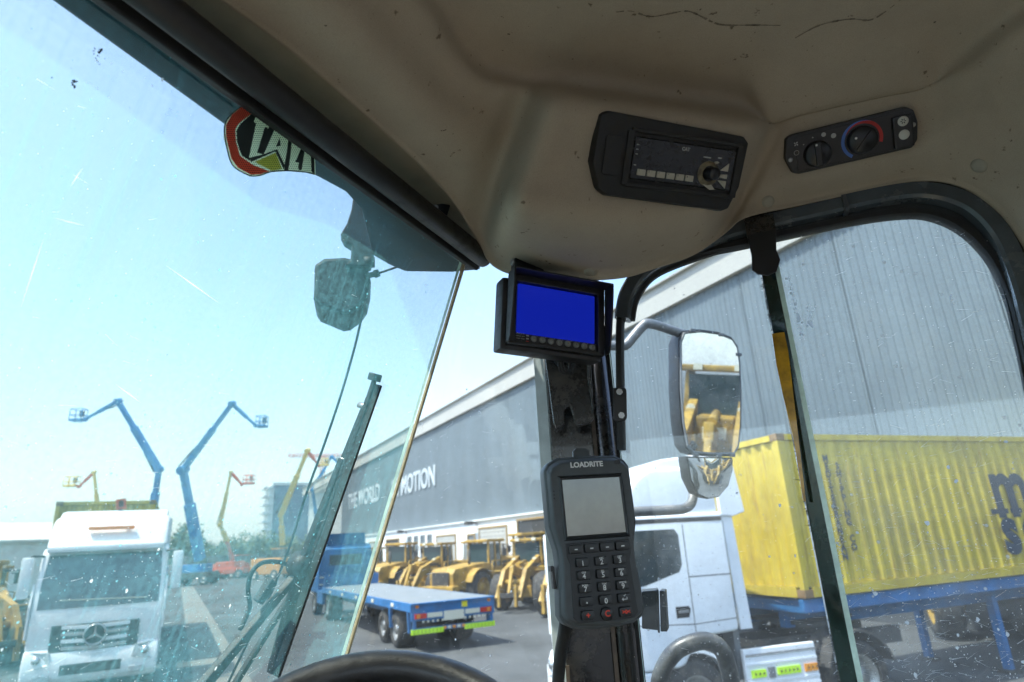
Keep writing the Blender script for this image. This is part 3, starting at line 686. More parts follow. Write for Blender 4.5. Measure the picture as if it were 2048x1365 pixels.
for k in range(8):
    x = -.042 + k * .0156
    bt = MB().lathe([(0, .0022), (.0046, .002), (.0056, .0008), (.0058, 0)], (x, -.0455, .005), (0, 0, 1), 18).build('button', BTN, mon)
    put_text('M+-<>RIP'[k], .005, DEVICE2, bt, T((x, -.0455, .0074)), ext=.0001)
    MB().cyl((x + .0058, -.0405, .005), (x + .0058, -.0405, .0054), .0006, 8).build('button_mark', GREYINK, bt)
for k, s in enumerate(('Objects in', 'mirror are', 'closer than', 'they appear')):
    put_text(s, .0036, GREYINK, mon, T((-.0665, -.0395 - k * .0042, .0053)), ext=.0001)
for k in range(3):
    mb = MB(); mb.box((-.0535, -.0415 - k * .0052, .0052), (.0045, .0022, .0006)); mb.build('indicator', GREYINK if k < 2 else REDINK, mon)
# sun hood: top and two tapered cheeks
mb = MB()
mb.add([(-.090, .064, .008), (.090, .064, .008), (.092, .065, .036), (-.092, .065, .036), (-.090, .061, .008), (.090, .061, .008), (.092, .062, .036), (-.092, .062, .036)], [(0, 1, 2, 3), (7, 6, 5, 4), (0, 4, 5, 1), (1, 5, 6, 2), (2, 6, 7, 3), (3, 7, 4, 0)])
hood = mb.build('sun_hood', BLACK, mon, bevel=.001)
for sx in (-1, 1):
    mb = MB(); pr = [(.062, .008), (.0635, .036), (.048, .036), (.02, .034), (-.02, .030), (-.05, .025), (-.058, .020), (-.058, .008)]
    a = [Vector((sx * .0895, y, z)) for y, z in pr]; b = [Vector((sx * .0925, y, z)) for y, z in pr]; k = len(a)
    mb.add(a + b, [list(range(k)), list(range(k, 2 * k))[::-1]] + [(i, (i + 1) % k, k + (i + 1) % k, k + i) for i in range(k)]); mb.build('hood_cheek', BLACK, hood, bevel=.0008)
# mounting bracket and wiring loop
mb = MB(); mb.box((-.046, .085, -.012), (.052, .032, .004)); mb.box((-.046, .070, -.02), (.052, .004, .022)); mb.box((-.073, .085, -.02), (.003, .03, .02)); br = mb.build('bracket', BLACKS, mon, bevel=.001)
MB().cyl((-.071, .095, -.02), (-.078, .095, -.02), .006, 6).build('bolt', STEEL, br)
mb = MB()
for dx in (0, .006, .013): mb.tube(cr([(.02 + dx * .3, -.06, -.03), (.024 + dx, -.082, -.034), (.034 + dx, -.088, -.036), (.043 + dx * .8, -.08, -.036), (.045 + dx * .6, -.06, -.034)], 6), .0016, 8)
mb.build('cable_loop', RUBBER, mon)
mb = MB(); mb.tube(cr([(.02, .062, -.03), (.03, .075, -.035), (.045, .078, -.035), (.06, .068, -.035)], 6), .0035, 8); mb.build('cable', RUBBER, mon)

# ------------------------------------------------------------------ weighing terminal on the pillar
LRM = frame(1192, 1077, .885, 168, 1, 1.0)
lr = thing('weighing_terminal', 'dark grey keypad weighing terminal with small screen mounted on the pillar', 'terminal', M=LRM)
half = [(.060, .110), (.0665, .100), (.0665, .020), (.063, .006), (.0585, -.012), (.0575, -.03), (.060, -.06), (.0625, -.098), (.058, -.108), (.045, -.1145), (.02, -.118)]
outl = [(0, .1185), (.045, .117)] + half + [(0, -.1185)]
outl = outl + [(-x, y) for x, y in reversed(outl[1:-1])]
mb = MB(); mb.prism(outl, -.034, -.004); body = mb.build('housing', DEVICE, lr, bevel=.006, bseg=3, smooth=True)
mb = MB(); mb.prism([(x * .965, y * .975) for x, y in outl], -.006, .006, taper=.95); mb.build('front_shell', DEVICE, lr, bevel=.003, bseg=3, smooth=True)
# screen surround: recessed frame with sloping edges
sf = MB(); o_ = [(-.050, .089), (.049, .089), (.049, -.001), (-.049, -.001)]; i_ = [(-.0435, .083), (.0435, .083), (.0435, .0055), (-.0435, .0055)]
va = [Vector((x, y, .0062)) for x, y in o_] + [Vector((x, y, .0085)) for x, y in [(-.047, .0862), (.0465, .0862), (.0465, .0015), (-.0465, .0015)]] + [Vector((x, y, .0066)) for x, y in i_]
sf.add(va, [(i + k * 4, (i + 1) % 4 + k * 4, (i + 1) % 4 + 4 + k * 4, i + 4 + k * 4) for k in (0, 1) for i in range(4)]); sf.build('screen_surround', DEVICE2, lr)
LCD = mat('lcd_grey', (.13, .145, .13), .06, spec=.9, var=.2, scale=14, coat=.6)
MB().box((0, .0443, .0062), (.088, .078, .001)).build('screen', LCD, lr)
put_text('LOADRITE', .0105, WHITEINK, lr, T((-.004, .1035, .0066)), bold=.00035, ext=.0003, shear=.0, sx=1.02, name='brand_lettering')
MB().prism(rounded(.010, .0062, .003, cx=.044, cyy=.105), .006, .0072).build('power_button', KEY, lr, bevel=.0006)
for y in (.058, .063, .068): MB().cyl((-.0575, y, .0055), (-.0575, y, .0068), .0012, 8).build('sensor_dot', KEY, lr)
# keypad plate
mb = MB(); kp = [(-.0475, -.004), (.0475, -.004), (.0475, -.022), (.044, -.032), (.0455, -.085), (.047, -.1), (.04, -.1075), (-.04, -.1075), (-.047, -.1), (-.0455, -.085), (-.044, -.032), (-.0475, -.022)]
mb.prism(kp, .0055, .0072); mb.build('keypad_plate', DEVICE2, lr, bevel=.0008)
for k in range(4):
    x = -.0345 + k * .023
    o = MB().prism(rounded(.0215, .0125, .002, 3), 0, .0048, T((x, -.0125, .0066)), taper=.9).build('soft_key', KEY, lr, bevel=.0012, smooth=True)
    MB().box((x, -.013, .0116), (.0045, .0015, .0003)).build('key_mark', WHITEINK, o)
rows = [[('1', ''), ('2', 'ABC'), ('3', 'DEF')], [('4', 'GHI'), ('5', 'JKL'), ('6', 'MNO')], [('7', 'PQRS'), ('8', 'TUV'), ('9', 'WXYZ')], [('.', ''), ('0', ''), ('E', '')]]
for j, rw in enumerate(rows):
    for i, (c, s) in enumerate(rw):
        x = (-.027, .0005, .0275)[i]; y = -.0305 - j * .0168
        o = MB().prism(rounded(.0195, .0125, .0022, 3), 0, .0052, T((x, y, .0068)), taper=.88).build('key', KEY, lr, bevel=.0014, smooth=True)
        if c == 'E':
            mb = MB(); mb.box((.0005, -.0015, 0), (.006, .0008, .0003), T((x, y, .0122))); mb.box((.0035, -.0002, 0), (.0008, .003, .0003), T((x, y, .0122)))
            mb.prism([(-.0042, -.0015), (-.0018, .0008), (-.0018, -.0038)], -.0001, .0002, T((x, y, .0122))); mb.bar((x - .001, y + .0035, .0122), (x, y + .0025, .0122), .0006, .0003); mb.bar((x, y + .0025, .0122), (x + .002, y + .005, .0122), .0006, .0003)
            mb.build('key_mark', WHITEINK, o)
        else:
            put_text(c, .0096 if c != '.' else .018, WHITEINK, o, T((x, y - (.0016 if c != '.' else -.003), .0122)), bold=.00012, ext=.0001)
            if s: put_text(s, .0036, WHITEINK, o, T((x, y + .0036, .0121)), ext=.0001, bold=.00005)
for i, c in enumerate(('+', 'C', '>0<')):
    x = (-.027, .0005, .0275)[i]; y = -.0985
    mb = MB()
    if i == 1: mb.lathe([(0, .0055), (.006, .0053), (.0088, .004), (.0098, 0)], (x, y, .0068), (0, 0, 1), 8)
    else: mb.prism(rounded(.0195, .0135, .003, 3), 0, .0052, T((x, y, .0068)), taper=.88)
    o = mb.build('key', KEY, lr, bevel=.0012 if i != 1 else 0, smooth=True)
    put_text(c, .011 if i < 2 else .007, REDINK, o, T((x, y, .0124)), bold=.0003, ext=.0001)
# side clip, top mount tab and rear mount arm
mb = MB(); mb.box((-.0635, -.048, -.018), (.004, .030, .012)); mb.box((-.0655, -.036, -.018), (.004, .008, .014)); mb.build('side_clip', BLACKS, lr, bevel=.001)
mb = MB(); mb.prism([(-.014, .105), (.014, .105), (.013, .128), (.008, .133), (-.008, .133), (-.013, .128)], -.03, -.024); mb.build('mount_tab', DEVICE, lr, bevel=.001)
mb = MB(); mb.cyl((0, 0, -.034), (.0, .0, -.05), .022, 20); mb.tube([(0, 0, -.045), (.004, 0, -.09), (.006, 0, -.155)], .014, 14); mb.build('mount_arm', BLACK, lr)
# corrugated conduit below the terminal
P = cr([at(1133, 1232, .905), at(1129, 1262, .91), at(1121, 1310, .915), at(1116, 1370, .92), at(1114, 1450, .93)], 16)
mb = MB(); n = len(P); ff = []
rs = []; PP = []
for i in range(n - 1):
    for k in range(2): PP.append(P[i].lerp(P[i + 1], k / 2)); rs.append(.0095 if k == 0 else .0082)
mb.tube(PP, rs, 12)
tag(mb.build('terminal_cable', RUBBER), 'black corrugated cable dropping from the keypad terminal', 'cable')

# ------------------------------------------------------------------ radio in the headliner
rad = thing('cab_radio', 'dusty black radio in a wide bezel set into the headliner', 'radio', M=RADIO)
rb = [(-.116, .050), (-.106, .056), (.108, .050), (.118, .042), (.116, -.02), (.104, -.052), (.094, -.056), (-.092, -.052), (-.105, -.044), (-.119, -.01)]
DUSTB = mat('dusty_black', (.010, .010, .009), .5, var=.3, scale=60, dirt=.4, dirtc=(.07, .058, .035), bump=.15, bscale=700)
mb = MB(); mb.prism(rb, -.012, .010, taper=.975); mb.build('bezel', DUSTB, rad, bevel=.004, smooth=True)
mb = MB(); 
for (x, y, w, h) in ((.018, .036, .166, .006), (.018, -.034, .166, .006), (-.068, 0, .006, .070), (.102, 0, .006, .070)): mb.box((x, y, .0105), (w + .004, h, .006))
mb.build('inner_frame', DUSTB, rad, bevel=.0015)
MB().box((.017, .001, .0105), (.158, .055, .006)).build('faceplate', mat('gloss_black', (.004, .004, .004), .2, dirt=.3, scale=120, dirtc=(.05, .042, .03)), rad, bevel=.002)
mb = MB(); mb.prism(rounded(.026, .050, .004, cx=-.09, cyy=0), .0095, .0125); mb.build('blank_cover', DUSTB, rad, bevel=.001)
PRES = mat('preset_cream', (.5, .47, .38), .5, dirt=.4, scale=80, dirtc=(.25, .2, .12))
for k in range(6):
    o = MB().box((-.047 + k * .0148, -.0165, .0142), (.012, .008, .003)).build('preset_button', PRES, rad, bevel=.0006)
    put_text('%d' % (k + 1), .004, DEVICE2, o, T((-.051 + k * .0148, -.0145, .0159)), ext=.0001)
mb = MB(); mb.lathe([(0, .019), (.007, .0185), (.0085, .016), (.0088, .0005)], (.056, -.007, .0135), (0, 0, 1), 24); kn = mb.build('volume_knob', BLACKS, rad)
mb = MB(); mb.lathe([(.0105, .003), (.014, .0028), (.017, 0)], (.056, -.007, .0135), (0, 0, 1), 28); mb.build('knob_ring', mat('worn_ring', (.17, .14, .08), .5, var=.5, scale=90), kn)
for pts in (((.073, -.001), (.086, .010), (.086, -.001)), ((.074, -.006), (.086, -.005), (.086, -.011), (.074, -.010)), ((.072, -.014), (.086, -.014), (.086, -.024)), ((.064, .006), (.070, .009), (.067, .011), (.062, .0095)), ((.05, -.022), (.062, -.020), (.07, -.027), (.062, -.028))):
    mb = MB(); mb.prism(list(pts), .0132, .0150); mb.build('function_button', PRES, rad, bevel=.0004)
for (x, y, w) in ((.05, .014, .012), (.07, .0155, .006)): MB().box((x, y, .0138), (w, .0018, .0004)).build('printed_mark', GREYINK, rad)
put_text('CAT', .0062, GREYINK, rad, T((.015, .0205, .0138)), ext=.0001, bold=.0002, name='brand_lettering')
for y in (.018, .012, .006, -.008): MB().box((-.0575, y, .0138), (.0035, .0012, .0004)).build('printed_mark', GREYINK, rad)

# ------------------------------------------------------------------ climate control panel
hv = thing('climate_panel', 'black heater and air conditioning panel with two knobs beside the radio', 'control panel', M=HVAC)
ho = [(-.087, .027), (-.080, .031), (.078, .031), (.088, .024), (.092, .005), (.090, -.02), (.082, -.030), (-.075, -.031), (-.084, -.026), (-.092, -.002)]
mb = MB(); mb.prism(ho, -.014, .007, taper=.97); mb.build('plate', BLACK, hv, bevel=.003, smooth=True)
mb = MB(); mb.prism(rounded(.148, .052, .006), .0065, .0085); mb.build('inner_plate', BLACKS, hv, bevel=.001)
fk = MB().lathe([(0, .012), (.0165, .0115), (.0185, .009), (.0195, 0)], (-.045, -.006, .0085), (0, 0, 1), 32).build('fan_knob', BLACKS, hv)
MB().box((-.045, -.006, .0225), (.009, .034, .007), Matrix.Identity(4)).build('grip', BLACK, fk, bevel=.002)
MB().cyl((-.0475, .008, .0262), (-.0475, .008, .0266), .0016, 12).build('pointer_dot', WHITEINK, fk)
tk = MB().lathe([(0, .012), (.0175, .0115), (.0195, .009), (.0205, 0)], (.016, -.001, .0085), (0, 0, 1), 32).build('temperature_knob', BLACKS, hv)
MB().bar((.005, -.013, .0215), (.026, .010, .0215), .0012, .003).build('grip_ridge', BLACK, tk); MB().cyl((.006, .004, .0207), (.006, .004, .0211), .0018, 12).build('pointer_dot', WHITEINK, tk)
def arc(cx, cyy, r0f, r1f, a0, a1, z, n=28):
    mb_ = MB()
    for i in range(n):
        t0, t1 = i / n, (i + 1) / n; A0, A1 = R(a0 + (a1 - a0) * t0), R(a0 + (a1 - a0) * t1)
        mb_.add([(cx + r0f(t0) * math.cos(A0), cyy + r0f(t0) * math.sin(A0), z), (cx + r1f(t0) * math.cos(A0), cyy + r1f(t0) * math.sin(A0), z), (cx + r1f(t1) * math.cos(A1), cyy + r1f(t1) * math.sin(A1), z), (cx + r0f(t1) * math.cos(A1), cyy + r0f(t1) * math.sin(A1), z)], [(0, 1, 2, 3)])
    return mb_
arc(.016, -.001, lambda t: .0232 + .0035 * max(0, t - .45) / .55, lambda t: .0278, 235, 60, .0089).build('cold_band', mat('band_blue', (.07, .17, .5), .5), hv)
arc(.016, -.001, lambda t: .0232, lambda t: .0236 + .0042 * min(1, t / .55), 150, -20, .0091).build('warm_band', mat('band_red', (.5, .025, .02), .5), hv)
for (x, y, r_) in ((-.0485, .019, .001), (-.0335, .0195, .0032), (-.0205, .0145, .0036), (-.062, .012, .0009)): MB().cyl((x, y, .0085), (x, y, .0088), r_, 14).build('speed_dot', GREYINK, hv)
MB().tube([(-.073 + .0034 * math.cos(a), .0025 + .0034 * math.sin(a), .0088) for a in [k * math.pi / 8 for k in range(16)]], .0005, 6, closed=True).build('off_mark', GREYINK, hv)
mb = MB()
for a in range(4): mb.box((.002, .0008, 0), (.0026, .0016, .0003), T((-.0722, .0155, .0088)) @ Matrix.Rotation(R(90 * a + 30), 4, 'Z'))
mb.build('fan_mark', GREYINK, hv)
rk = MB().box((.0685, -.003, .011), (.026, .046, .010)).build('rocker_switch', BLACKS, hv, bevel=.003)
for y in (.012, -.007): 
    mb = MB(); mb.lathe([(0, .0006), (.0068, .0005), (.007, 0)], (.0685, y, .0161), (0, 0, 1), 24); ol = mb.build('symbol_disc', mat('disc_cream', (.6, .6, .53), .5), rk)
    if y > 0:
        mb = MB()
        for a in range(6): mb.box((.0025, 0, 0), (.0022, .0012, .0003), T((.0685, y, .0169)) @ Matrix.Rotation(R(60 * a), 4, 'Z'))
        mb.build('snowflake_mark', DEVICE2, rk)
for (x, y) in ((-.082, -.006), (.083, .003)): MB().lathe([(0, .0012), (.003, .001), (.0036, 0)], (x, y, .007), (0, 0, 1), 12).build('screw', STEEL, hv)

# ------------------------------------------------------------------ sticker on the windscreen (read from inside: mirrored)
stk = thing('window_sticker', 'red-edged perforated window sticker with mirrored lettering on the windscreen top', 'sticker')
def perf(name, c):
    m = bpy.data.materials.new(name); m.use_nodes = True; nt = m.node_tree; N = nt.nodes; L = nt.links; b = N['Principled BSDF']; b.inputs['Base Color'].default_value = (*c, 1); b.inputs['Roughness'].default_value = .5
    tl = N.new('ShaderNodeBsdfTranslucent'); tl.inputs[0].default_value = (*c, 1); ms = N.new('ShaderNodeMixShader'); ms.inputs[0].default_value = .85
    L.new(b.outputs[0], ms.inputs[1]); L.new(tl.outputs[0], ms.inputs[2]); out = N['Material Output']; L.new(ms.outputs[0], out.inputs[0]); return m
PS = {'pale': perf('film_pale', (.85, .92, .74)), 'red': perf('film_red', (.85, .25, .2)), 'yel': perf('film_yellow', (.75, .72, .3)), 'edge': perf('film_edge', (.6, .72, .6))}
DKF = mat('film_black', (.02, .035, .035), .6); 
def decal(name, pts, off, m, par):
    f = [wpl(x, y, -off) for x, y in pts]; b = [v - WN * .0003 for v in f]; k = len(f); mb_ = MB()
    mb_.add(f + b, [list(range(k)), list(range(k, 2 * k))[::-1]] + [(i, (i + 1) % k, k + (i + 1) % k, k + i) for i in range(k)]); return mb_.build(name, m, par)
decal('backing', [(488, 208), (462, 229), (448, 250), (447, 275), (458, 320), (470, 338), (500, 354), (520, 353), (542, 345), (575, 343), (612, 346), (631, 351), (629, 306), (560, 258)], .0010, PS['pale'], stk)
decal('red_border', [(488, 210), (464, 230), (452, 250), (452, 275), (463, 318), (476, 336), (502, 350), (520, 349), (538, 343), (505, 330), (480, 312), (472, 285), (470, 258), (480, 245), (506, 226)], .0018, PS['red'], stk)
decal('dark_field', [(506, 226), (482, 247), (473, 262), (474, 285), (484, 312), (500, 322), (498, 314), (512, 247), (507, 244), (512, 232)], .0021, DKF, stk)
for pts in ([(543, 250), (536, 258), (530, 254), (514, 306), (527, 309), (551, 255)], [(559, 276), (552, 294), (561, 292)], [(577, 272), (583, 279), (582, 300), (578, 331), (576, 341), (569, 341), (569, 330), (574, 302)],
            [(602, 296), (609, 303), (603, 340), (598, 341), (596, 334), (598, 326), (590, 324), (594, 318)], [(498, 316), (527, 309), (554, 299), (569, 330), (568, 340), (551, 303), (507, 322), (502, 324)], [(621, 303), (628, 306), (629, 349), (623, 343)]):
    decal('dark_stroke', pts, .0024, DKF, stk)
decal('yellow_triangle', [(509, 324), (551, 306), (564, 338), (543, 342)], .0021, PS['yel'], stk)
# outline and perforation dots
mb = MB(); ol = cr([wpl(x, y, -.0026) for x, y in [(488, 209), (462, 230), (450, 250), (450, 275), (460, 320), (473, 338), (501, 352), (520, 351), (542, 344), (575, 342), (612, 345), (629, 349)]], 4); mb.tube(ol, .0007, 5); mb.build('outline', DKF, stk)
mb = MB(); import itertools
poly_in = [(486, 212), (462, 233), (452, 252), (453, 275), (463, 318), (477, 336), (502, 350), (520, 349), (545, 342), (612, 344), (628, 348), (626, 306), (560, 260)]
def inside(x, y, P):
    r_ = False
    for i in range(len(P)):
        (x1, y1), (x2, y2) = P[i], P[i - 1]
        if (y1 > y) != (y2 > y) and x < (x2 - x1) * (y - y1) / (y2 - y1) + x1: r_ = not r_
    return r_
for j, i in itertools.product(range(36), range(46)):
    x = 448 + i * 4.1 + (j % 2) * 2.05; y = 206 + j * 4.1
    if inside(x, y, poly_in):
        p = wpl(x, y, -.0027); a_ = U25 * .00085; b_ = DN * .00085
        mb.add([p + a_, p + b_, p - a_, p - b_], [(0, 1, 2, 3)])
tag(mb.build('perforation', DKF, stk), kind='stuff')

# ------------------------------------------------------------------ work camera outside under the roof edge
wc = thing('work_camera', 'dark six-sided camera housing hanging outside below the roof edge', 'camera')
DKG = mat('lamp_dark', (.012, .015, .018), .6, var=.3, scale=60, dirt=.3, dirtc=(.03, .03, .03))
LN = -azd(-14)
plate([(706, 396), (703, 418), (694, 446), (681, 468), (688, 482), (703, 491), (701, 520), (690, 530), (742, 532), (748, 512), (748, 396)], at(715, 460, 1.30), LN, .03).build('bracket', DKG, wc, bevel=.003)
bd = plate([(629, 528), (648, 516), (690, 514), (720, 522), (738, 540), (742, 562), (735, 594), (722, 612), (700, 628), (684, 630), (634, 609), (627, 596)], at(685, 572, 1.27), LN, .11).build('housing', DKG, wc, bevel=.008)
plate([(628, 588), (652, 612), (664, 622), (634, 609), (627, 598)], at(640, 600, 1.262), LN, .01).build('lens_cover', BLACKS, bd)
mb = MB(); mb.cyl(at(738, 515, 1.29), at(738, 535, 1.29), .012, 14); mb.build('swivel', DKG, wc)
mb = MB(); mb.tube([at(730, 553, 1.285), at(748, 549, 1.285), at(749, 549, 1.285), at(758, 546, 1.285)], [.006, .006, .0085, .008], 12); mb.tube(cr([at(757, 547, 1.285), at(775, 541, 1.29), at(800, 532, 1.28)], 5), .0025, 8); mb.build('connector_lead', DKG, wc)
P = cr([at(728, 600, 1.29), at(722, 640, 1.285), at(708, 700, 1.28), at(682, 790, 1.27), at(650, 885, 1.27), at(612, 990, 1.27), at(582, 1085, 1.26), at(545, 1180, 1.26), at(500, 1275, 1.25), at(440, 1400, 1.25)], 8)
mb = MB(); mb.tube(P, .0026, 8); tag(mb.build('hanging_lead', DKG), 'thin black lead running down outside the windscreen from the camera housing', 'cable')

# ------------------------------------------------------------------ windscreen wiper (outside)
wp = thing('windscreen_wiper', 'black windscreen wiper with long blade standing upright outside the windscreen', 'wiper')
WB = mat('wiper_black', (.012, .014, .014), .55, var=.3, scale=60, dirt=.3, dirtc=(.035, .036, .034), bump=.1, bscale=600)
def wbar(name, a, b, w0, w1, off0, off1, th, par, m=WB, bev=.002):
    mb_ = MB(); mb_.bar(wpl(*a, off0), wpl(*b, off1), w0, th, WN, w1=w1); return mb_.build(name, m, par, bevel=bev)
wbar('blade_rubber', (757, 770), (552, 1352), .004, .005, .012, .012, .014, wp, RUBBER, .001)
bl = wbar('blade_spine', (750, 757), (556, 1335), .005, .006, .021, .021, .008, wp)
wbar('blade_tip', (742, 753), (757, 757), .012, .012, .020, .020, .014, bl)
wbar('blade_flex', (735, 795), (602, 1175), .003, .004, .024, .024, .006, bl)
wbar('arm_upper', (728, 815), (686, 925), .007, .012, .030, .034, .008, wp)
wbar('arm_middle', (687, 918), (612, 1115), .013, .021, .034, .038, .011, wp)
mb = MB()
p = wpl(604, 1132, .038); mb.cyl(p - WN * .015, p + WN * .015, .018, 20); mb.cyl(p - WN * .02, p + WN * .02, .012, 16); mb.build('pivot', WB, wp)
wbar('arm_lower', (602, 1140), (545, 1345), .019, .015, .038, .036, .012, wp)
wbar('drive_arm', (592, 1150), (395, 1385), .010, .018, .042, .04, .012, wp)
wbar('parallel_rod', (588, 1180), (450, 1400), .008, .009, .048, .045, .008, wp)
wbar('arm_block', (545, 1160), (515, 1205), .016, .014, .048, .046, .012, wp)
mb = MB(); mb.tube(cr([wpl(590, 1137, .07), wpl(560, 1125, .075), wpl(525, 1126, .078), wpl(503, 1146, .078), wpl(496, 1180, .075), wpl(499, 1215, .07), wpl(480, 1260, .06)], 8), .0034, 10); mb.build('washer_hose', RUBBER, wp)
for (x, y) in ((725, 812), (684, 920), (650, 1045)): 
    p = wpl(x, y, .036); mb = MB(); mb.cyl(p - WN * .012, p + WN * .008, .005, 10); mb.build('rivet', STEEL, wp)

# ------------------------------------------------------------------ mirror outside
MIRF = frame(1421, 785, 1.9, 161, -8.5, -2)
mir = thing('side_mirror', 'rear-view mirror on bent grey arms outside the side window', 'mirror', M=MIRF)
mo = [(-.103, .150), (-.090, .180), (-.03, .190), (.04, .188), (.088, .175), (.106, .150), (.112, .10), (.112, .0), (.106, -.10), (.094, -.165), (.078, -.185), (.0, -.188), (-.07, -.185), (-.088, -.165), (-.1, -.10), (-.106, .0)]
MB().prism(mo, -.07, -.004, taper=1.04).build('housing', BLACK, mir, bevel=.008, smooth=True)
def mirror_mat():
    m = bpy.data.materials.new('mirror_glass'); m.use_nodes = True; nt = m.node_tree; N = nt.nodes; L = nt.links; b = N['Principled BSDF']
    b.inputs['Metallic'].default_value = 1; b.inputs['Roughness'].default_value = .01; b.inputs['Base Color'].default_value = (.82, .86, .86, 1)
    tc = N.new('ShaderNodeTexCoord'); n = N.new('ShaderNodeTexNoise'); n.inputs['Scale'].default_value = 14; n.inputs['Detail'].default_value = 9; n.inputs['Roughness'].default_value = .75; L.new(tc.outputs['Object'], n.inputs[0])
    v = N.new('ShaderNodeTexVoronoi'); v.inputs['Scale'].default_value = 160; L.new(tc.outputs['Object'], v.inputs['Vector'])
    r1 = N.new('ShaderNodeMapRange'); r1.inputs[1].default_value = .4; r1.inputs[2].default_value = .75; r1.inputs[4].default_value = .42; L.new(n.outputs[0], r1.inputs[0])
    r2 = N.new('ShaderNodeMapRange'); r2.inputs[1].default_value = .16; r2.inputs[2].default_value = .08; r2.inputs[4].default_value = .35; L.new(v.outputs['Distance'], r2.inputs[0])
    ad = N.new('ShaderNodeMath'); ad.operation = 'ADD'; L.new(r1.outputs[0], ad.inputs[0]); L.new(r2.outputs[0], ad.inputs[1])
    df = N.new('ShaderNodeBsdfDiffuse'); df.inputs[0].default_value = (.62, .6, .55, 1); mx = N.new('ShaderNodeMixShader'); L.new(ad.outputs[0], mx.inputs[0]); L.new(b.outputs[0], mx.inputs[1]); L.new(df.outputs[0], mx.inputs[2]); L.new(mx.outputs[0], N['Material Output'].inputs[0]); return m
MIRG = mirror_mat()
g_ = [(x * .955, y * .968) for x, y in mo]
rim = MB(); k = len(mo)
rim.add([(x, y, -.004) for x, y in mo] + [(x * .99, y * .99, .004) for x, y in mo] + [(x, y, .0015) for x, y in g_], [(i, (i + 1) % k, k + (i + 1) % k, k + i) for i in range(k)] + [(k + i, k + (i + 1) % k, 2 * k + (i + 1) % k, 2 * k + i) for i in range(k)]); rim.build('rim', GREYP, mir)
MB().add([(x, y, .002) for x, y in g_], [list(range(k))]).build('main_glass', MIRG, mir)
so = [(-.09, -.196), (.074, -.196), (.072, -.235), (.055, -.28), (.02, -.312), (-.02, -.318), (-.055, -.305), (-.08, -.26)]
MB().prism(so, -.05, -.002, taper=1.02).build('lower_housing', BLACK, mir, bevel=.006, smooth=True)
def dome(poly, bulge, z0, sc):
    mb_ = MB(); cx = sum(p[0] for p in poly) / len(poly); cyy = sum(p[1] for p in poly) / len(poly); k_ = len(poly); vs2 = [Vector((cx, cyy, z0 + bulge))]; fs2 = []
    for r_ in range(1, 7):
        f = r_ / 6
        for (x, y) in poly: vs2.append(Vector((cx + (x - cx) * f * sc, cyy + (y - cyy) * f * sc, z0 + bulge * (1 - f * f))))
    for i in range(k_): fs2.append((0, 1 + i, 1 + (i + 1) % k_))
    for r_ in range(5):
        for i in range(k_): fs2.append((1 + r_ * k_ + i, 1 + (r_ + 1) * k_ + i, 1 + (r_ + 1) * k_ + (i + 1) % k_, 1 + r_ * k_ + (i + 1) % k_))
    return mb_.add(vs2, fs2, 0, True)
dome([p for i in range(len(so)) for p in (so[i], ((so[i][0] + so[(i + 1) % len(so)][0]) / 2, (so[i][1] + so[(i + 1) % len(so)][1]) / 2))], .004, .0, .95).build('wide_angle_glass', MIRG, mir)
for (x, y) in ((-.06, .188), (.045, .183), (.108, .125), (-.06, -.19), (.02, -.19), (.07, -.188)): MB().box((x, y, .002), (.018, .010, .008)).build('retaining_clip', GREYP, mir, bevel=.002)
IM = MIRF.inverted()
mb = MB(); mb.tube(cr([IM @ at(1180, 690, 1.80), IM @ at(1236, 692, 1.80), IM @ at(1252, 690, 1.80), IM @ at(1268, 672, 1.81), IM @ at(1284, 654, 1.82), IM @ at(1300, 648, 1.83), IM @ at(1352, 664, 1.92), IM @ at(1380, 672, 1.96)], 6), .0145, 14); mb.build('upper_arm', MIRARM, mir)
mb = MB(); mb.tube(cr([IM @ at(1180, 1030, 1.80), IM @ at(1270, 1024, 1.82), IM @ at(1350, 1020, 1.85), IM @ at(1372, 1016, 1.87), IM @ at(1384, 1003, 1.89), IM @ at(1387, 975, 1.93)], 6), .0145, 14); mb.build('lower_arm', MIRARM, mir)

# ------------------------------------------------------------------ handrail outside, steering wheel inside
mb = MB(); mb.tube(cr([at(1312, 1560, 1.5), at(1316, 1400, 1.5), at(1324, 1345, 1.5), at(1350, 1304, 1.5), at(1388, 1285, 1.5), at(1420, 1284, 1.5), at(1446, 1305, 1.5), at(1462, 1360, 1.5), at(1470, 1420, 1.5), at(1480, 1560, 1.5)], 8), .0205, 18)
tag(mb.build('grab_handle', mat('handle_black', (.045, .046, .046), .38, var=.4, scale=40, dirt=.7, dirtc=(.2, .19, .17), coat=.3)), 'bent black tube grab handle outside below the side mirror', 'handrail')
tdir = (azd(-12) * .80 + Vector((0, 0, .6))).normalized(); top = at(742, 1338, .80); SWC = top - tdir * .2
sdir = azd(78); nrm = sdir.cross(tdir).normalized()
if nrm.z < 0: nrm = -nrm
sw = thing('steering_wheel', 'black steering wheel rim rising at the bottom below the windscreen', 'steering wheel', SWC)
mb = MB(); mb.tube([sdir * (.2 * math.cos(a)) + tdir * (.2 * math.sin(a)) for a in [k * 2 * math.pi / 56 for k in range(56)]], .0215, 18, closed=True); mb.build('rim', mat('wheel_black', (.016, .016, .017), .33, var=.25, scale=30, bump=.12, bscale=300, dirt=.3, dirtc=(.06, .055, .05)), sw)
mb = MB(); mb.lathe([(0, .02), (.045, .016), (.055, -.01), (.03, -.05), (.03, -.3)], -nrm * .03, nrm, 24); mb.build('hub', BLACK, sw)
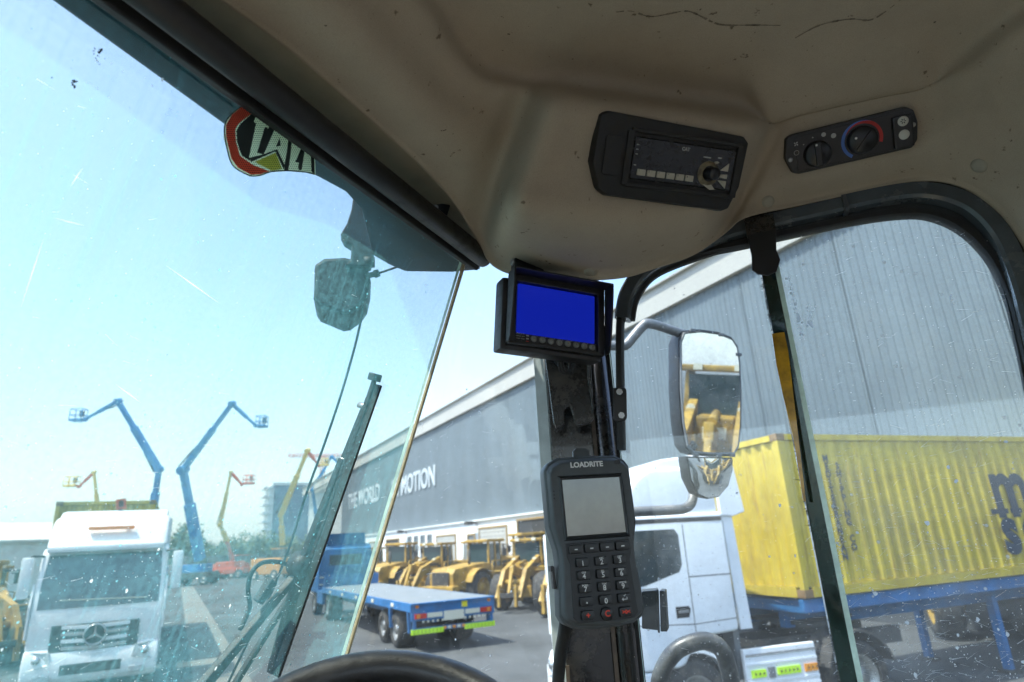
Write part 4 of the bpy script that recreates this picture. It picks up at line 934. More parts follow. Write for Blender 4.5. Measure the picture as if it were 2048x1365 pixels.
for a in (90, 210, 330):
    d_ = sdir * math.cos(R(a)) + tdir * math.sin(R(a)); mb = MB(); mb.bar(d_ * .04 - nrm * .025, d_ * .195 - nrm * .004, .05, .014, nrm, w1=.035); mb.build('spoke', BLACK, sw, bevel=.004)

# ================================================================== the yard outside
ASPH = mat('yard_concrete', (.066, .07, .072), .85, var=.35, scale=.22, dirt=.75, dirtc=(.03, .032, .034), bump=.3, bscale=25)
mb = MB(); mb.add([(-1500, -1500, 0), (1500, -1500, 0), (1500, 1500, 0), (-1500, 1500, 0)], [(0, 1, 2, 3)]); tag(mb.build('ground', ASPH), 'grey concrete yard surface with oil stains', None, kind='structure')
A28 = azd(-28); N62 = azd(62)
PALEC = mat('pale_concrete', (.17, .165, .15), .9, var=.12, scale=.6, dirt=.3)
c0 = Vector((-8.5, 16.2, 0)); mb = MB(); q = [c0 - A28 * 8 + N62 * .5, c0 - A28 * 8 + N62 * 1.7, c0 + A28 * 60 + N62 * 1.7, c0 + A28 * 60 + N62 * .5]
mb.add([v + Vector((0, 0, .005)) for v in q], [(0, 1, 2, 3)]); tag(mb.build('pavement', PALEC), 'pale concrete strip along the parked truck', None, kind='structure')

def wheel(par, p, r, w, rimc, seg=28, ax=(1, 0, 0), dual=False):
    p = Vector(p); ax = Vector(ax)
    mb_ = MB(); mb_.lathe([(r * .62, -w / 2), (r * .9, -w / 2), (r * .98, -w * .38), (r, -w * .2), (r, w * .2), (r * .98, w * .38), (r * .9, w / 2), (r * .62, w / 2)], p, ax, seg)
    mb_.lathe([(r * .62, -w / 2), (r * .62, w / 2)], p, ax, seg)
    o = mb_.build('wheel', TYRE, par)
    mb_ = MB(); mb_.lathe([(r * .62, w * .44), (r * .56, w * .46), (r * .52, w * .2), (r * .3, w * .15), (r * .28, w * .42), (0, w * .44)], p, ax, seg); mb_.lathe([(r * .62, -w * .44), (r * .5, -w * .2), (0, -w * .2)], p, ax, seg)
    for k_ in range(8):
        a = ax.orthogonal().normalized(); b = ax.cross(a); q_ = p + (a * math.cos(k_ * math.pi / 4) + b * math.sin(k_ * math.pi / 4)) * r * .4 + ax * w * .15; mb_.cyl(q_, q_ + ax * w * .12, r * .035, 6)
    mb_.build('rim', rimc, o); return o

# ------------------------------------------------------------------ warehouse
WP = Vector((-.958, 40.76, 0)); WA = azd(-28); WNm = azd(152 + 90)   # along the wall (away), outward towards the yard
wh = thing('warehouse', 'long grey metal-clad warehouse with white base, cream eaves and large white lettering', 'warehouse', M=Matrix((WA, WNm * 1, Vector((0, 0, 1)))).transposed().to_4x4())
wh.matrix_world = T(WP) @ wh.matrix_world
# local frame: x along the wall (positive = away), y outward to the yard, z up
CLAD = mat('cladding_grey', (.128, .16, .18), .5, var=.16, scale=.25, dirt=.25, dirtc=(.19, .2, .2))
streaks(CLAD, (.11, .125, .135), .5)
CLAD2 = mat('cladding_pale', (.42, .45, .45), .5, var=.05, scale=.3)
WBASE = mat('base_white', (.72, .73, .72), .7, var=.05, scale=.5, dirt=.2)
EAVE = mat('eaves_cream', (.42, .40, .36), .5, var=.04, scale=.4)
x0, x1 = -41.0, 47.0
mb = MB(); mb.box(((x0 + 47.6) / 2, -12, 6.3), (47.6 - x0, 23.9, 12.6)); mb.build('shell', CLAD, wh)
# vertical ribbed sheets
SW_ = 4.0
def sheet(w, z0, z1, pitch=.25):
    mb_ = MB(); prof = []; x = 0
    while x < w - 1e-4:
        for (dx, dy) in ((0, .0), (.12, .0), (.16, .027), (.28, .027), (.32, 0)): prof.append((x + dx * pitch / .4, .03 + dy))
        x += pitch
    prof.append((w, .03)); n = len(prof)
    mb_.add([(a, b, z0) for a, b in prof] + [(a, b, z1) for a, b in prof], [(i, i + 1, n + i + 1, n + i) for i in range(n - 1)]); return mb_
sm = sheet(SW_ - .03, 4.25, 12.15).mesh('cladding_sheet', CLAD)
k = 0
while x0 + k * SW_ < x1:
    o = link('cladding_sheet', sm, wh); o.location = (x0 + k * SW_, 0, 0); k += 1
mb = MB(); mb.box(((47 + 77) / 2, -12.4, 6.45), (30, 23, 12.9)); mb.build('pale_wing', CLAD2, wh)
mb = MB(); mb.box(((x0 + 77) / 2, .02, 12.72), (77 - x0, .5, 1.15)); mb.build('eaves_fascia', EAVE, wh)
mb = MB(); mb.box(((x0 + 77) / 2, .10, 13.33), (77 - x0 + .2, .7, .08)); mb.build('eaves_capping', EAVE, wh)
mb = MB(); mb.box(((-11.5 + 47) / 2, .16, 2.10), (47 + 11.5, .36, 4.18)); mb.build('base_wall', WBASE, wh)
mb = MB(); mb.box(((x0 - 11.5) / 2, .10, 2.10), (-11.5 - x0, .24, 4.18)); mb.build('shade_toned_wall', mat('wall_shade_dark', (.045, .05, .055), .8, var=.3, scale=.6), wh)  # added dark stretch of wall; its colour stands in for shaded clutter below the container
mb = MB(); mb.box(((x0 + 47) / 2, .22, 4.24), (47 - x0, .52, .1)); mb.build('base_coping', WBASE, wh)
SHUT = mat('roller_shutter', (.42, .41, .38), .5, var=.05, scale=2); OPEN = mat('open_bay_dark', (.03, .032, .034), .9); FRAMEB = mat('frame_brown', (.30, .2, .08), .6); WGL = mat('window_grey', (.1, .14, .16), .15, spec=.7)
def opening(nm, xa, xb, za, zb, m, slats=0):
    mb_ = MB(); mb_.box(((xa + xb) / 2, .345, (za + zb) / 2), (xb - xa, .03, zb - za)); o = mb_.build(nm, m, wh)
    mb_ = MB(); t = .12
    mb_.box(((xa + xb) / 2, .37, zb + t / 2), (xb - xa + 2 * t, .1, t)); mb_.box((xa - t / 2, .37, (za + zb) / 2), (t, .1, zb - za)); mb_.box((xb + t / 2, .37, (za + zb) / 2), (t, .1, zb - za)); mb_.build('surround', FRAMEB if nm != 'window' else GREYP, o)
    for s_ in range(slats):
        mb_ = MB(); zz = za + (zb - za) * (s_ + .5) / slats; mb_.box(((xa + xb) / 2, .372, zz), (xb - xa - .02, .03, (zb - za) / slats * .86)); mb_.build('slat', m, o)
opening('open_bay', -6.2, -2.2, .1, 3.9, OPEN)
opening('roller_shutter', -.6, 3.4, .1, 3.65, SHUT, 14)
opening('door', 4.3, 5.4, .1, 3.3, GREYP)
opening('roller_shutter', 7.8, 11.6, .1, 3.4, SHUT, 14)
for xw in (12.9, 14.6, 16.3, 18.0): opening('window', xw, xw + .7, 1.3, 3.55, WGL)
opening('open_bay', 21.5, 25.5, .1, 3.5, OPEN); opening('roller_shutter', 28, 32, .1, 3.4, SHUT, 14); opening('window', -9.5, -8.6, 1.3, 3.4, WGL)
for xl in (3.9, 19.3, -10.5):
    mb = MB(); mb.tube([(xl, .35, 4.05), (xl, .8, 4.15)], .05, 8); mb.box((xl, .95, 4.1), (.5, .45, .22)); mb.build('flood_light', DKSTEEL, wh)
mt_ = Matrix(((-1, 0, 0, 0), (0, 0, 1, .10), (0, 1, 0, 0), (0, 0, 0, 1)))
put_text('THE WORLD', 2.5, mat('sign_white', (.46, .5, .52), .5), wh, T((36.2, 0, 8.35)) @ mt_, bold=.05, ext=.03, name='sign_lettering', sx=.98)
put_text('IN MOTION', 2.35, MATS['sign_white'], wh, T((18.6, 0, 8.2)) @ mt_, bold=.05, ext=.03, name='sign_lettering', sx=.98)

# ------------------------------------------------------------------ shipping containers
CNAVY = mat('navy_lettering', (.03, .045, .07), .5)
def corrug(mb_, p0, p1, z0, z1, outw, pitch=.28, depth=.03):
    p0 = Vector(p0); p1 = Vector(p1); L_ = (p1 - p0).length; d = (p1 - p0).normalized(); outw = Vector(outw); n = max(1, round(L_ / pitch)); pt = L_ / n; pr = []
    for i in range(n):
        for (f, dd) in ((0, 0), (.26, 0), (.5, -depth), (.76, -depth)): pr.append(p0 + d * ((i + f) * pt) + outw * dd)
    pr.append(p1); k_ = len(pr)
    mb_.add([v + Vector((0, 0, z0)) for v in pr] + [v + Vector((0, 0, z1)) for v in pr], [(i, i + 1, k_ + i + 1, k_ + i) for i in range(k_ - 1)]); return mb_
def container(label, M, length, text=False, group='yellow shipping containers'):
    """local: origin at near front bottom corner, x along the long side, y across (away), z up"""
    t = thing('shipping_container', label, 'container', M=M, group=group); Wd, Ht = 2.44, 2.59; zb, zt = .16, Ht - .12
    corrug(MB(), (.1, .01, 0), (length - .1, .01, 0), zb, zt, (0, -1, 0)).build('side_wall', CONTY, t)
    corrug(MB(), (.1, Wd - .01, 0), (length - .1, Wd - .01, 0), zb, zt, (0, 1, 0)).build('side_wall', CONTY, t)
    corrug(MB(), (.02, .1, 0), (.02, Wd - .1, 0), zb, zt, (-1, 0, 0), .24, .045).build('end_wall', CONTY, t)
    for k_ in (0, 1):
        mb_ = MB(); mb_.box((length - .03, .1 + (Wd - .2) * (.25 + .5 * k_), (zb + zt) / 2), (.05, (Wd - .2) / 2 - .01, zt - zb)); d = mb_.build('door', CONTY, t)
        for yy in (.3, .75):
            mb_ = MB(); q = .1 + (Wd - .2) / 2 * (k_ + yy); mb_.cyl((length + .02, q, zb), (length + .02, q, zt), .02, 8); mb_.build('lock_rod', STEEL, d)
    MB().box((length / 2, Wd / 2, Ht - .05), (length - .05, Wd - .05, .04)).build('roof', CONTY, t)
    for (x, y) in ((.05, .05), (.05, Wd - .05), (length - .05, .05), (length - .05, Wd - .05)): MB().box((x, y, Ht / 2), (.10, .10, Ht - .24)).build('corner_post', CONTY, t, bevel=.01)
    for (x, y, z_) in [(x, y, z_) for x in (.085, length - .085) for y in (.08, Wd - .08) for z_ in (.06, Ht - .06)]: MB().box((x, y, z_), (.178, .164, .12)).build('corner_casting', CONTD, t, bevel=.01)
    for y in (.025, Wd - .025):
        MB().box((length / 2, y, Ht - .06), (length - .36, .06, .10)).build('top_rail', CONTY, t); MB().box((length / 2, y, .08), (length - .36, .06, .15)).build('bottom_rail', CONTY, t)
    MB().box((.03, Wd / 2, Ht - .06), (.06, Wd - .34, .10)).build('top_rail', CONTY, t); MB().box((.03, Wd / 2, .08), (.06, Wd - .34, .15)).build('bottom_rail', CONTY, t)
    if text:
        Mt = Matrix(((1, 0, 0, 0), (0, 0, -1, -.003), (0, 1, 0, 0), (0, 0, 0, 1)))
        for i, ch in enumerate('MEDITERRANEAN'): put_text(ch, .16, CNAVY, t, T((.99, 0, 2.16 - i * .133)) @ Mt, bold=.006, ext=.002)
        for i, ch in enumerate('SHIPPING CO'):
            if ch != ' ': put_text(ch, .16, CNAVY, t, T((1.23, 0, 2.03 - i * .133)) @ Mt, bold=.006, ext=.002)
        # big initials: slab m above, s and c below
        def blk(nm, rects, bev=.0):
            mb_ = MB()
            for (xa, xb, za, zb_) in rects: mb_.add([(xa, -.004, za), (xb, -.004, za), (xb, -.004, zb_), (xa, -.004, zb_), (xa, .0, za), (xb, .0, za), (xb, .0, zb_), (xa, .0, zb_)], [(0, 1, 2, 3), (7, 6, 5, 4), (0, 4, 5, 1), (1, 5, 6, 2), (2, 6, 7, 3), (3, 7, 4, 0)])
            return mb_.build(nm, CNAVY, t)
        put_text('m', 1.62, CNAVY, t, T((5.62, 0, 1.555)) @ Mt, bold=.045, ext=.002, name='lettering', sx=.92)
        blk('lettering', [(4.9, 5.40, 1.10, 1.19)]); blk('lettering', [(5.46, 5.8, 1.099, 1.189)]); blk('lettering', [(5.90, 6.3, 1.098, 1.188)])
        put_text('s', 1.22, CNAVY, t, T((5.28, 0, .78)) @ Mt, bold=.05, ext=.002, name='lettering'); put_text('c', 1.22, CNAVY, t, T((5.92, 0, .78)) @ Mt, bold=.05, ext=.002, name='lettering')
    return t
def box_frame(p, az_long, z):
    a = azd(az_long); b = azd(az_long - 90); M = Matrix((a, b, Vector((0, 0, 1)))).transposed().to_4x4(); M.translation = Vector((p[0], p[1], z)); return M

def skel_trailer(label, M, length, colm=None, front=1.0):
    """skeletal chassis under a container; same local frame as the container, z=0 at the container floor"""
    t = thing('container_trailer', label, 'trailer', M=M, group='blue container trailers'); colm = colm or BLUEP; Wd = 2.44; gz = -M.translation.z
    for y in (.12, Wd - .12): MB().box((length / 2, y, -.12), (length, .1, .2)).build('side_rail', colm, t, bevel=.01)
    for y in (.75, Wd - .75): MB().box((length / 2, y, -.3), (length - .3, .14, .4)).build('main_beam', colm, t, bevel=.01)
    for x in (.15, length * .33, length * .66, length - .15): MB().box((x, Wd / 2, -.14), (.16, Wd - .3, .18)).build('bolster', colm, t)
    for y in (.45, Wd - .45):
        o = MB().bar((4.9, y, -.35), (4.9, y, gz + .06), .13, .13).build('landing_leg', colm, t); MB().box((4.9, y, gz + .03), (.3, .25, .05)).build('foot', DKSTEEL, o)
    for x in (length - 3.4, length - 2.1, length - .8):
        for y in (.2, Wd - .2): wheel(t, (x, y, gz + .5), .5, .38, STEEL, 24, (0, -1 if y < 1 else 1, 0))
        MB().cyl((x, .2, gz + .5), (x, Wd - .2, gz + .5), .07, 10).build('axle', DKSTEEL, t)
    MB().box((.9, Wd / 2, -.42), (1.3, 1.2, .06)).build('coupling_plate', DKSTEEL, t)
    for y in (.03, ):
        o = MB().box((length * .55, .04, -.9), (2.6, .05, .5)).build('side_guard', colm, t, bevel=.01)
        for xx in (length * .55 - 1, length * .55 + 1): MB().bar((xx, .1, -.2), (xx, .1, -1.0), .07, .07).build('guard_post', colm, o)
    MB().cyl((5.6, Wd / 2, -.75), (7.0, Wd / 2, -.75), .25, 18).build('air_tank', DKSTEEL, t)
    return t
CM = box_frame((4.35, 10.5), 68, 1.66)
container('yellow corrugated container with navy lettering loaded on the blue trailer', CM, 12.19, True)
skel_trailer('blue skeletal trailer under the lettered yellow container', CM, 12.2)

# ------------------------------------------------------------------ cab-over tractors
def tractor(label, loc, az, paint, group='white cab-over tractor trucks', emblem=True, skirts=True, size=1.0):
    """local: +Y forward, origin on the ground below the middle of the front bumper"""
    t = thing('tractor_truck', label, 'truck', M=facing(loc, az) @ Matrix.Scale(size, 4), group=group)
    Wd = 2.46; h = Wd / 2; CL = 2.05
    prof = [(0, .95), (.03, 1.45), (-.01, 1.85), (-.10, 2.35), (-.26, 2.92), (-.44, 3.02), (-CL, 3.02), (-CL, 1.35), (-1.55, 1.32), (-1.3, 1.22), (-1.12, .98), (-1.0, .95)]
    def sideprism(name, pr, xa, xb, m, par, bev=0., sm=None):
        mb_ = MB(); k_ = len(pr); va = [(xa, y, z_) for y, z_ in pr] + [(xb, y, z_) for y, z_ in pr]
        mb_.add(va, [list(range(k_)), list(range(k_, 2 * k_))[::-1]] + [(i, (i + 1) % k_, k_ + (i + 1) % k_, k_ + i) for i in range(k_)]); return mb_.build(name, m, par, bevel=bev, bseg=3, smooth=sm)
    body_ = sideprism('cab_body', prof, -h, h, paint, t, .07, True)
    # high roof
    sideprism('high_roof', [(-.25, 2.99), (-.44, 3.3), (-.66, 3.58), (-.95, 3.70), (-CL + .05, 3.72), (-CL + .02, 2.99)], -h + .05, h - .05, paint, t, .1, True)
    sideprism('roof_deflector', [(-.75, 3.62), (-1.2, 3.84), (-1.75, 3.9), (-CL - .28, 3.86), (-CL - .3, 3.70), (-CL - .05, 3.68)], -h + .12, h - .12, paint, t, .05, True)
    for sx in (-1, 1):
        sideprism('side_deflector', [(-CL + .02, 3.70), (-CL - .34, 3.72), (-CL - .42, 3.0), (-CL - .2, 2.94), (-CL + .02, 2.96)], sx * (h - .10), sx * (h - .02), paint, t, .02)
        sideprism('gutter_strip', [(-.46, 2.955), (-CL + .04, 2.955), (-CL + .04, 2.89), (-.40, 2.89)], sx * (h - .01), sx * (h + .006), DKSTEEL, t)
        # door window with lowered front quarter
        wg = sideprism('side_window', [(-.40, 2.80), (-1.18, 2.80), (-1.24, 2.72), (-1.24, 2.30), (-1.18, 2.20), (-.95, 2.14), (-.62, 2.05), (-.26, 2.02), (-.24, 2.1)], sx * (h - .02), sx * (h + .004), DARKGL, t)
        for sp_ in (-1.32,): sideprism('door_seam', [(sp_, 2.86), (sp_ - .016, 2.86), (sp_ - .016, 1.30), (sp_, 1.25)], sx * (h - .01), sx * (h + .002), GREYP, t)
        sideprism('panel_crease', [(-1.34, 2.135), (-CL + .02, 2.135), (-CL + .02, 2.115), (-1.34, 2.115)], sx * (h - .01), sx * (h + .002), GREYP, t)
        sideprism('door_seam', [(-.18, 1.56), (-1.33, 1.50), (-1.33, 1.485), (-.18, 1.545)], sx * (h - .01), sx * (h + .002), GREYP, t)
        sideprism('sill_seam', [(-1.34, 1.50), (-CL + .02, 1.53), (-CL + .02, 1.515), (-1.34, 1.485)], sx * (h - .01), sx * (h + .002), GREYP, t)
        ph = sideprism('handle_recess', [(-1.05, 1.74), (-1.26, 1.74), (-1.29, 1.70), (-1.25, 1.59), (-1.05, 1.59)], sx * (h - .02), sx * (h + .003), BLACKS, t)
        sideprism('handle', [(-1.09, 1.69), (-1.24, 1.69), (-1.24, 1.655), (-1.09, 1.655)], sx * (h + .004), sx * (h + .03), GREYP, ph)
        sideprism('rear_panel', [(-CL - .02, 2.98), (-CL - .20, 2.96), (-CL - .26, 1.35), (-CL - .06, 1.35)], sx * (h - .10), sx * (h - .06), GREYP if sx > 5 else paint, t, .01)
        sideprism('corner_vane', [(.02, 1.2), (.03, 1.84), (-.10, 2.3), (-.16, 1.84), (-.14, 1.2)], sx * (h + .003), sx * (h + .05), paint, t, .015)
        # wheel arch
        P_ = [(sx * (h - .09), -1.25 + .63 * math.cos(R(a)), .52 + .63 * math.sin(R(a))) for a in range(0, 181, 15)]
        mb_ = MB()
        for i in range(len(P_) - 1): mb_.bar(P_[i], P_[i + 1], .2, .04, (0, 0, 1) if 3 < i < 8 else (0, 1, 0))
        mb_.build('mudguard', paint, t)
        wheel(t, (sx * (h - .2), -1.25, .52), .52, .34, STEEL, 28, (sx, 0, 0))
        for yy in (-4.1,):
            wheel(t, (sx * (h - .32), yy, .52), .52, .56, STEEL, 28, (sx, 0, 0))
            mb_ = MB(); P2 = [(sx * (h - .3), yy + .62 * math.cos(R(a)), .55 + .62 * math.sin(R(a))) for a in range(15, 166, 15)]
            for i in range(len(P2) - 1): mb_.bar(P2[i], P2[i + 1], .6, .03, (0, 0, 1) if 2 < i < 7 else (0, 1, 0))
            mb_.build('mudguard', DKSTEEL, t)
        # mirrors
        ma = MB(); ma.tube([(sx * (h - .05), -.25, 2.85), (sx * (h + .14), -.12, 2.87), (sx * (h + .2), -.12, 2.8)], .025, 8); ma.tube([(sx * (h - .02), -.2, 2.05), (sx * (h + .2), -.12, 2.02)], .02, 8); mr_ = ma.build('mirror_arm', DKSTEEL, t)
        MB().box((sx * (h + .21), -.14, 2.42), (.22, .16, .84)).build('mirror_housing', paint, t, bevel=.05, smooth=True)
        MB().box((sx * (h + .21), -.235, 2.42), (.17, .02, .72)).build('mirror_glass', DARKGL, t)
        # headlights
        hlp = MB(); hlp.add([(sx * (h - .04), .03, .96), (sx * (h - .46), .13, .92), (sx * (h - .50), .15, .68), (sx * (h - .10), .13, .60), (sx * (h + .012), -.06, .76)], [(0, 1, 2, 3, 4)]); hlp.v = hlp.v + [v - Vector((0, .12, 0)) for v in hlp.v]; hlp.f = [[0, 1, 2, 3, 4], [9, 8, 7, 6, 5]] + [[i, (i + 1) % 5, 5 + (i + 1) % 5, 5 + i] for i in range(5)]; hlp.mi = [0] * 7; hlp.smooth = [False] * 7
        hd = hlp.build('headlight', mat('headlight_lens', (.5, .52, .52), .12, spec=.8, var=.2, scale=14), t, bevel=.01)
        MB().lathe([(0, .03), (.07, .02), (.085, -.02)], (sx * (h - .25), .13, .79), (0, 1, 0), 16).build('lens', CHROME, hd)
        # steps and skirt
        MB().box((sx * (h - .12), -.42, .74), (.2, .55, .40)).build('entry_step', paint, t, bevel=.03)
        if skirts:
            sideprism('side_skirt', [(-2.1, 1.08), (-3.35, 1.08), (-3.35, .45), (-2.1, .45)], sx * (h - .16), sx * (h - .08), paint, t, .02)
            for k_, zz in enumerate((.98, .86, .62, .54)): sideprism('skirt_rib', [(-2.12, zz + .03), (-3.34, zz + .03), (-3.34, zz), (-2.12, zz)], sx * (h - .08), sx * (h - .065), CHROME if k_ == 0 else paint, t)
            for (ya, yb, m_) in ((-2.18, -2.42, HIVIS), (-2.62, -3.02, HIVIS), (-3.10, -3.32, HIORA)):
                o = sideprism('reflective_strip', [(ya, .80), (yb, .80), (yb, .70), (ya, .70)], sx * (h - .08), sx * (h - .058), m_, t)
                q = ya - .05
                while q > yb + .02:
                    sideprism('strip_mark', [(q, .77), (q - .03, .75), (q, .73)], sx * (h - .06), sx * (h - .054), DKSTEEL, o); q -= .07
            sideprism('marker_lamp', [(-2.47, .82), (-2.57, .82), (-2.57, .68), (-2.47, .68)], sx * (h - .08), sx * (h - .05), GREYP, t)
        if sx == 1: MB().box((h - .25, -2.9, 1.2), (.1, .1, .1)).build('bracket', DKSTEEL, t)
    # front: windscreen, wipers, grille
    def fz(z_): # cab front y at height z
        pts = [(.95, 0), (1.45, .03), (1.85, -.01), (2.35, -.10), (2.92, -.26)]
        for i in range(4):
            if pts[i][0] <= z_ <= pts[i + 1][0]: f = (z_ - pts[i][0]) / (pts[i + 1][0] - pts[i][0]); return pts[i][1] + (pts[i + 1][1] - pts[i][1]) * f
        return 0
    wv = []
    for z_, hw in ((1.76, h - .10), (2.3, h - .10), (2.86, h - .14)): wv += [(-hw, fz(z_) + .006, z_), (0, fz(z_) + .03, z_), (hw, fz(z_) + .006, z_)]
    wv2 = [(x, y - .05, z_) for x, y, z_ in wv]
    mb_ = MB(); mb_.add(wv + wv2, [(0, 1, 4, 3), (1, 2, 5, 4), (3, 4, 7, 6), (4, 5, 8, 7), (0, 9, 10, 1), (1, 10, 11, 2), (6, 7, 16, 15), (7, 8, 17, 16), (0, 3, 12, 9), (3, 6, 15, 12), (2, 11, 14, 5), (5, 14, 17, 8)]); ws = mb_.build('windscreen', DARKGL, t)
    MB().bar((-.9, fz(1.85) + .05, 1.87), (.75, fz(1.9) + .05, 1.93), .02, .02).build('wiper', CREAM, ws)
    MB().box((0, -.18, 2.98), (Wd - .2, .34, .14)).build('sun_visor', paint, t, bevel=.05, smooth=True)
    lb_ = MB().box((0, -.40, 3.42), (.92, .12, .08)).build('roof_marker', AMBER, t, bevel=.02)
    gr = MB().box((0, .03, 1.10), (1.62, .06, .66)).build('grille', DKSTEEL, t, bevel=.01)
    for k_, zz in enumerate((1.35, 1.22, 1.08, .94, .80)):
        mb_ = MB(); w_ = .80 - k_ * .015
        mb_.add([(-w_, .045, zz), (0, .115, zz - .035), (w_, .045, zz), (w_, .045, zz + .075), (0, .115, zz + .04), (-w_, .045, zz + .075)] + [(-w_, .0, zz), (0, .05, zz - .035), (w_, .0, zz), (w_, .0, zz + .075), (0, .05, zz + .04), (-w_, .0, zz + .075)], [(0, 1, 4, 5), (1, 2, 3, 4), (6, 11, 10, 7), (7, 10, 9, 8), (0, 6, 7, 1), (1, 7, 8, 2), (5, 4, 10, 11), (4, 3, 9, 10), (0, 5, 11, 6), (2, 8, 9, 3)])
        mb_.build('grille_slat', paint if k_ % 2 == 0 else CHROME, gr, bevel=.006)
    if emblem:
        em = MB().lathe([(0, .0), (.2, .0), (.22, -.02), (.22, -.06)], (0, .15, 1.2), (0, 1, 0), 32).build('emblem', DKSTEEL, t)
        MB().tube([(.2 * math.cos(a), .165, 1.2 + .2 * math.sin(a)) for a in [i * math.pi / 16 for i in range(32)]], .017, 8, closed=True).build('emblem_ring', CHROME, em)
        for a in (90, 210, 330): MB().bar((0, .165, 1.2), (.195 * math.cos(R(a)), .165, 1.2 + .195 * math.sin(R(a))), .055, .02, (0, 1, 0), w1=.008).build('emblem_arm', CHROME, em)
    bp_ = sideprism('bumper', [(.03, .98), (.12, .74), (.12, .42), (.02, .28), (-.5, .28), (-.5, .96)], -h, h, paint, t, .05, True)
    MB().box((0, .125, .56), (1.1, .03, .2)).build('air_intake', DKSTEEL, bp_, bevel=.01)
    for sx in (-1, 1): MB().box((sx * .85, .12, .44), (.3, .04, .12)).build('fog_lamp', MATS['headlight_lens'], bp_, bevel=.015)
    # chassis behind the cab
    for sx in (-.42, .42): MB().box((sx, -3.5, .92), (.1, 4.4, .26)).build('chassis_rail', DKSTEEL, t)
    MB().box((0, -2.5, 1.02), (1.7, .6, .08)).build('catwalk', DKSTEEL, t); MB().cyl((0, -4.1, 1.12), (0, -4.1, 1.24), .5, 24).build('fifth_wheel', DKSTEEL, t)
    MB().box((-.5, -2.25, 1.9), (.35, .3, 1.5)).build('air_intake_stack', DKSTEEL, t, bevel=.04); MB().box((0, -2.16, 1.6), (1.9, .1, 1.9)).build('rear_wall', GREYP, t)
    MB().box((0, -1.2, .95), (1.0, 1.6, .5)).build('engine', DKSTEEL, t)
    return t
RTF = Vector((3.07, 9.9, 0)) - azd(73) * 2.05 + azd(-17) * 1.23
rt = tractor('white cab-over tractor seen from the side, coupled ahead of the lettered container', RTF, 253, WHITEP)
for (dy, dz, w_) in ((0, .10, .17), (-.03, 0, .12), (-.05, -.09, .13)): MB().box((1.2335, -1.78 + dy, 1.86 + dz), (.004, w_, .065)).build('red_mark', mat('faded_red', (.55, .2, .2), .6), rt)
lt = tractor('white cab-over truck head-on at the left with star emblem grille', Vector((-9.86, 15.35, 0)), 152, WHITEP, size=1.05)
# orange warning plates on the roofs
for par, mw, lab_ in ((rt, facing(RTF, 253), 'orange warning plate standing on the roof of the side-on white tractor'), (lt, facing((-9.82, 15.32, 0), 152), 'small orange warning plate on the roof of the head-on white truck')):
    M = mw @ (T((.75, -.85, 3.86)) if par is rt else T((-.1, -.55, 4.13)))
    pl_ = thing('warning_plate', lab_, 'sign', M=M, group='orange roof plates')
    fz_ = Matrix.Rotation(R(90), 4, 'Z') if par is rt else Matrix.Identity(4)
    MB().box((0, 0, .03), (.22, .012, .26), fz_ @ Matrix.Rotation(R(8), 4, 'Y')).build('plate', ORANGE, pl_, bevel=.004)
    Mtx = fz_ @ Matrix.Rotation(R(8), 4, 'Y') @ Matrix(((-1, 0, 0, 0), (0, 0, 1, .008), (0, 1, 0, .03), (0, 0, 0, 1)))
    if par is rt: Mtx = fz_ @ Matrix.Rotation(R(8), 4, 'Y') @ Matrix(((1, 0, 0, 0), (0, 0, -1, -.008), (0, 1, 0, .03), (0, 0, 0, 1)))
    put_text('8', .2, DKSTEEL, pl_, Mtx, bold=.01, ext=.001, name='digit')
    MB().box((0, 0, -.11), (.08, .08, .04)).build('foot', DKSTEEL, pl_)
LCM = box_frame(tuple((Vector((-9.82, 15.32, 0)) + A28 * 3.6 + N62 * .75)[:2]), -28, 1.9)
container('yellow corrugated container rising behind the head-on white truck', LCM, 12.19)
skel_trailer('blue skeletal trailer behind the head-on white truck', LCM, 12.2)

# ------------------------------------------------------------------ blue flatbed trailer
DECK = mat('deck_grey', (.17, .19, .205), .75, var=.1, scale=1.5, dirt=.35, dirtc=(.3, .28, .25))
fb = thing('flatbed_trailer', 'blue flatbed trailer with pale deck and lime reflective strips at its rear', 'trailer', M=facing((-2.07, 18.85, 0), -28))
# local: +Y forward (away), origin at rear middle
for k in range(6): MB().box((0, 1.0 + k * 2.05, 1.255), (2.44, 2.04, .05)).build('deck_board', DECK, fb)
for sx in (-1, 1):
    MB().box((sx * 1.235, 6.1, 1.17), (.06, 12.3, .22)).build('side_rail', BLUEP, fb, bevel=.01); MB().box((sx * .5, 6.1, .95), (.14, 12, .42)).build('main_beam', BLUEP, fb, bevel=.01)
    for y in (1.6, 3.8, 6.0, 8.2, 10.4): MB().box((sx * 1.275, y, 1.17), (.02, .25, .09)).build('side_marker', CREAM if sx < 0 else AMBER, fb)
    for y in (.25, 2.0): MB().bar((sx * 1.22, y, 1.1), (sx * 1.18, y, .52), .09, .09).build('stay', BLUEP, fb)
rp = MB().box((0, -.02, 1.05), (2.5, .06, .44)).build('rear_panel', BLUEP, fb, bevel=.01)
MB().box((0, -.06, 1.26), (2.5, .1, .05)).build('rear_edge', BLUEP, fb, bevel=.01)
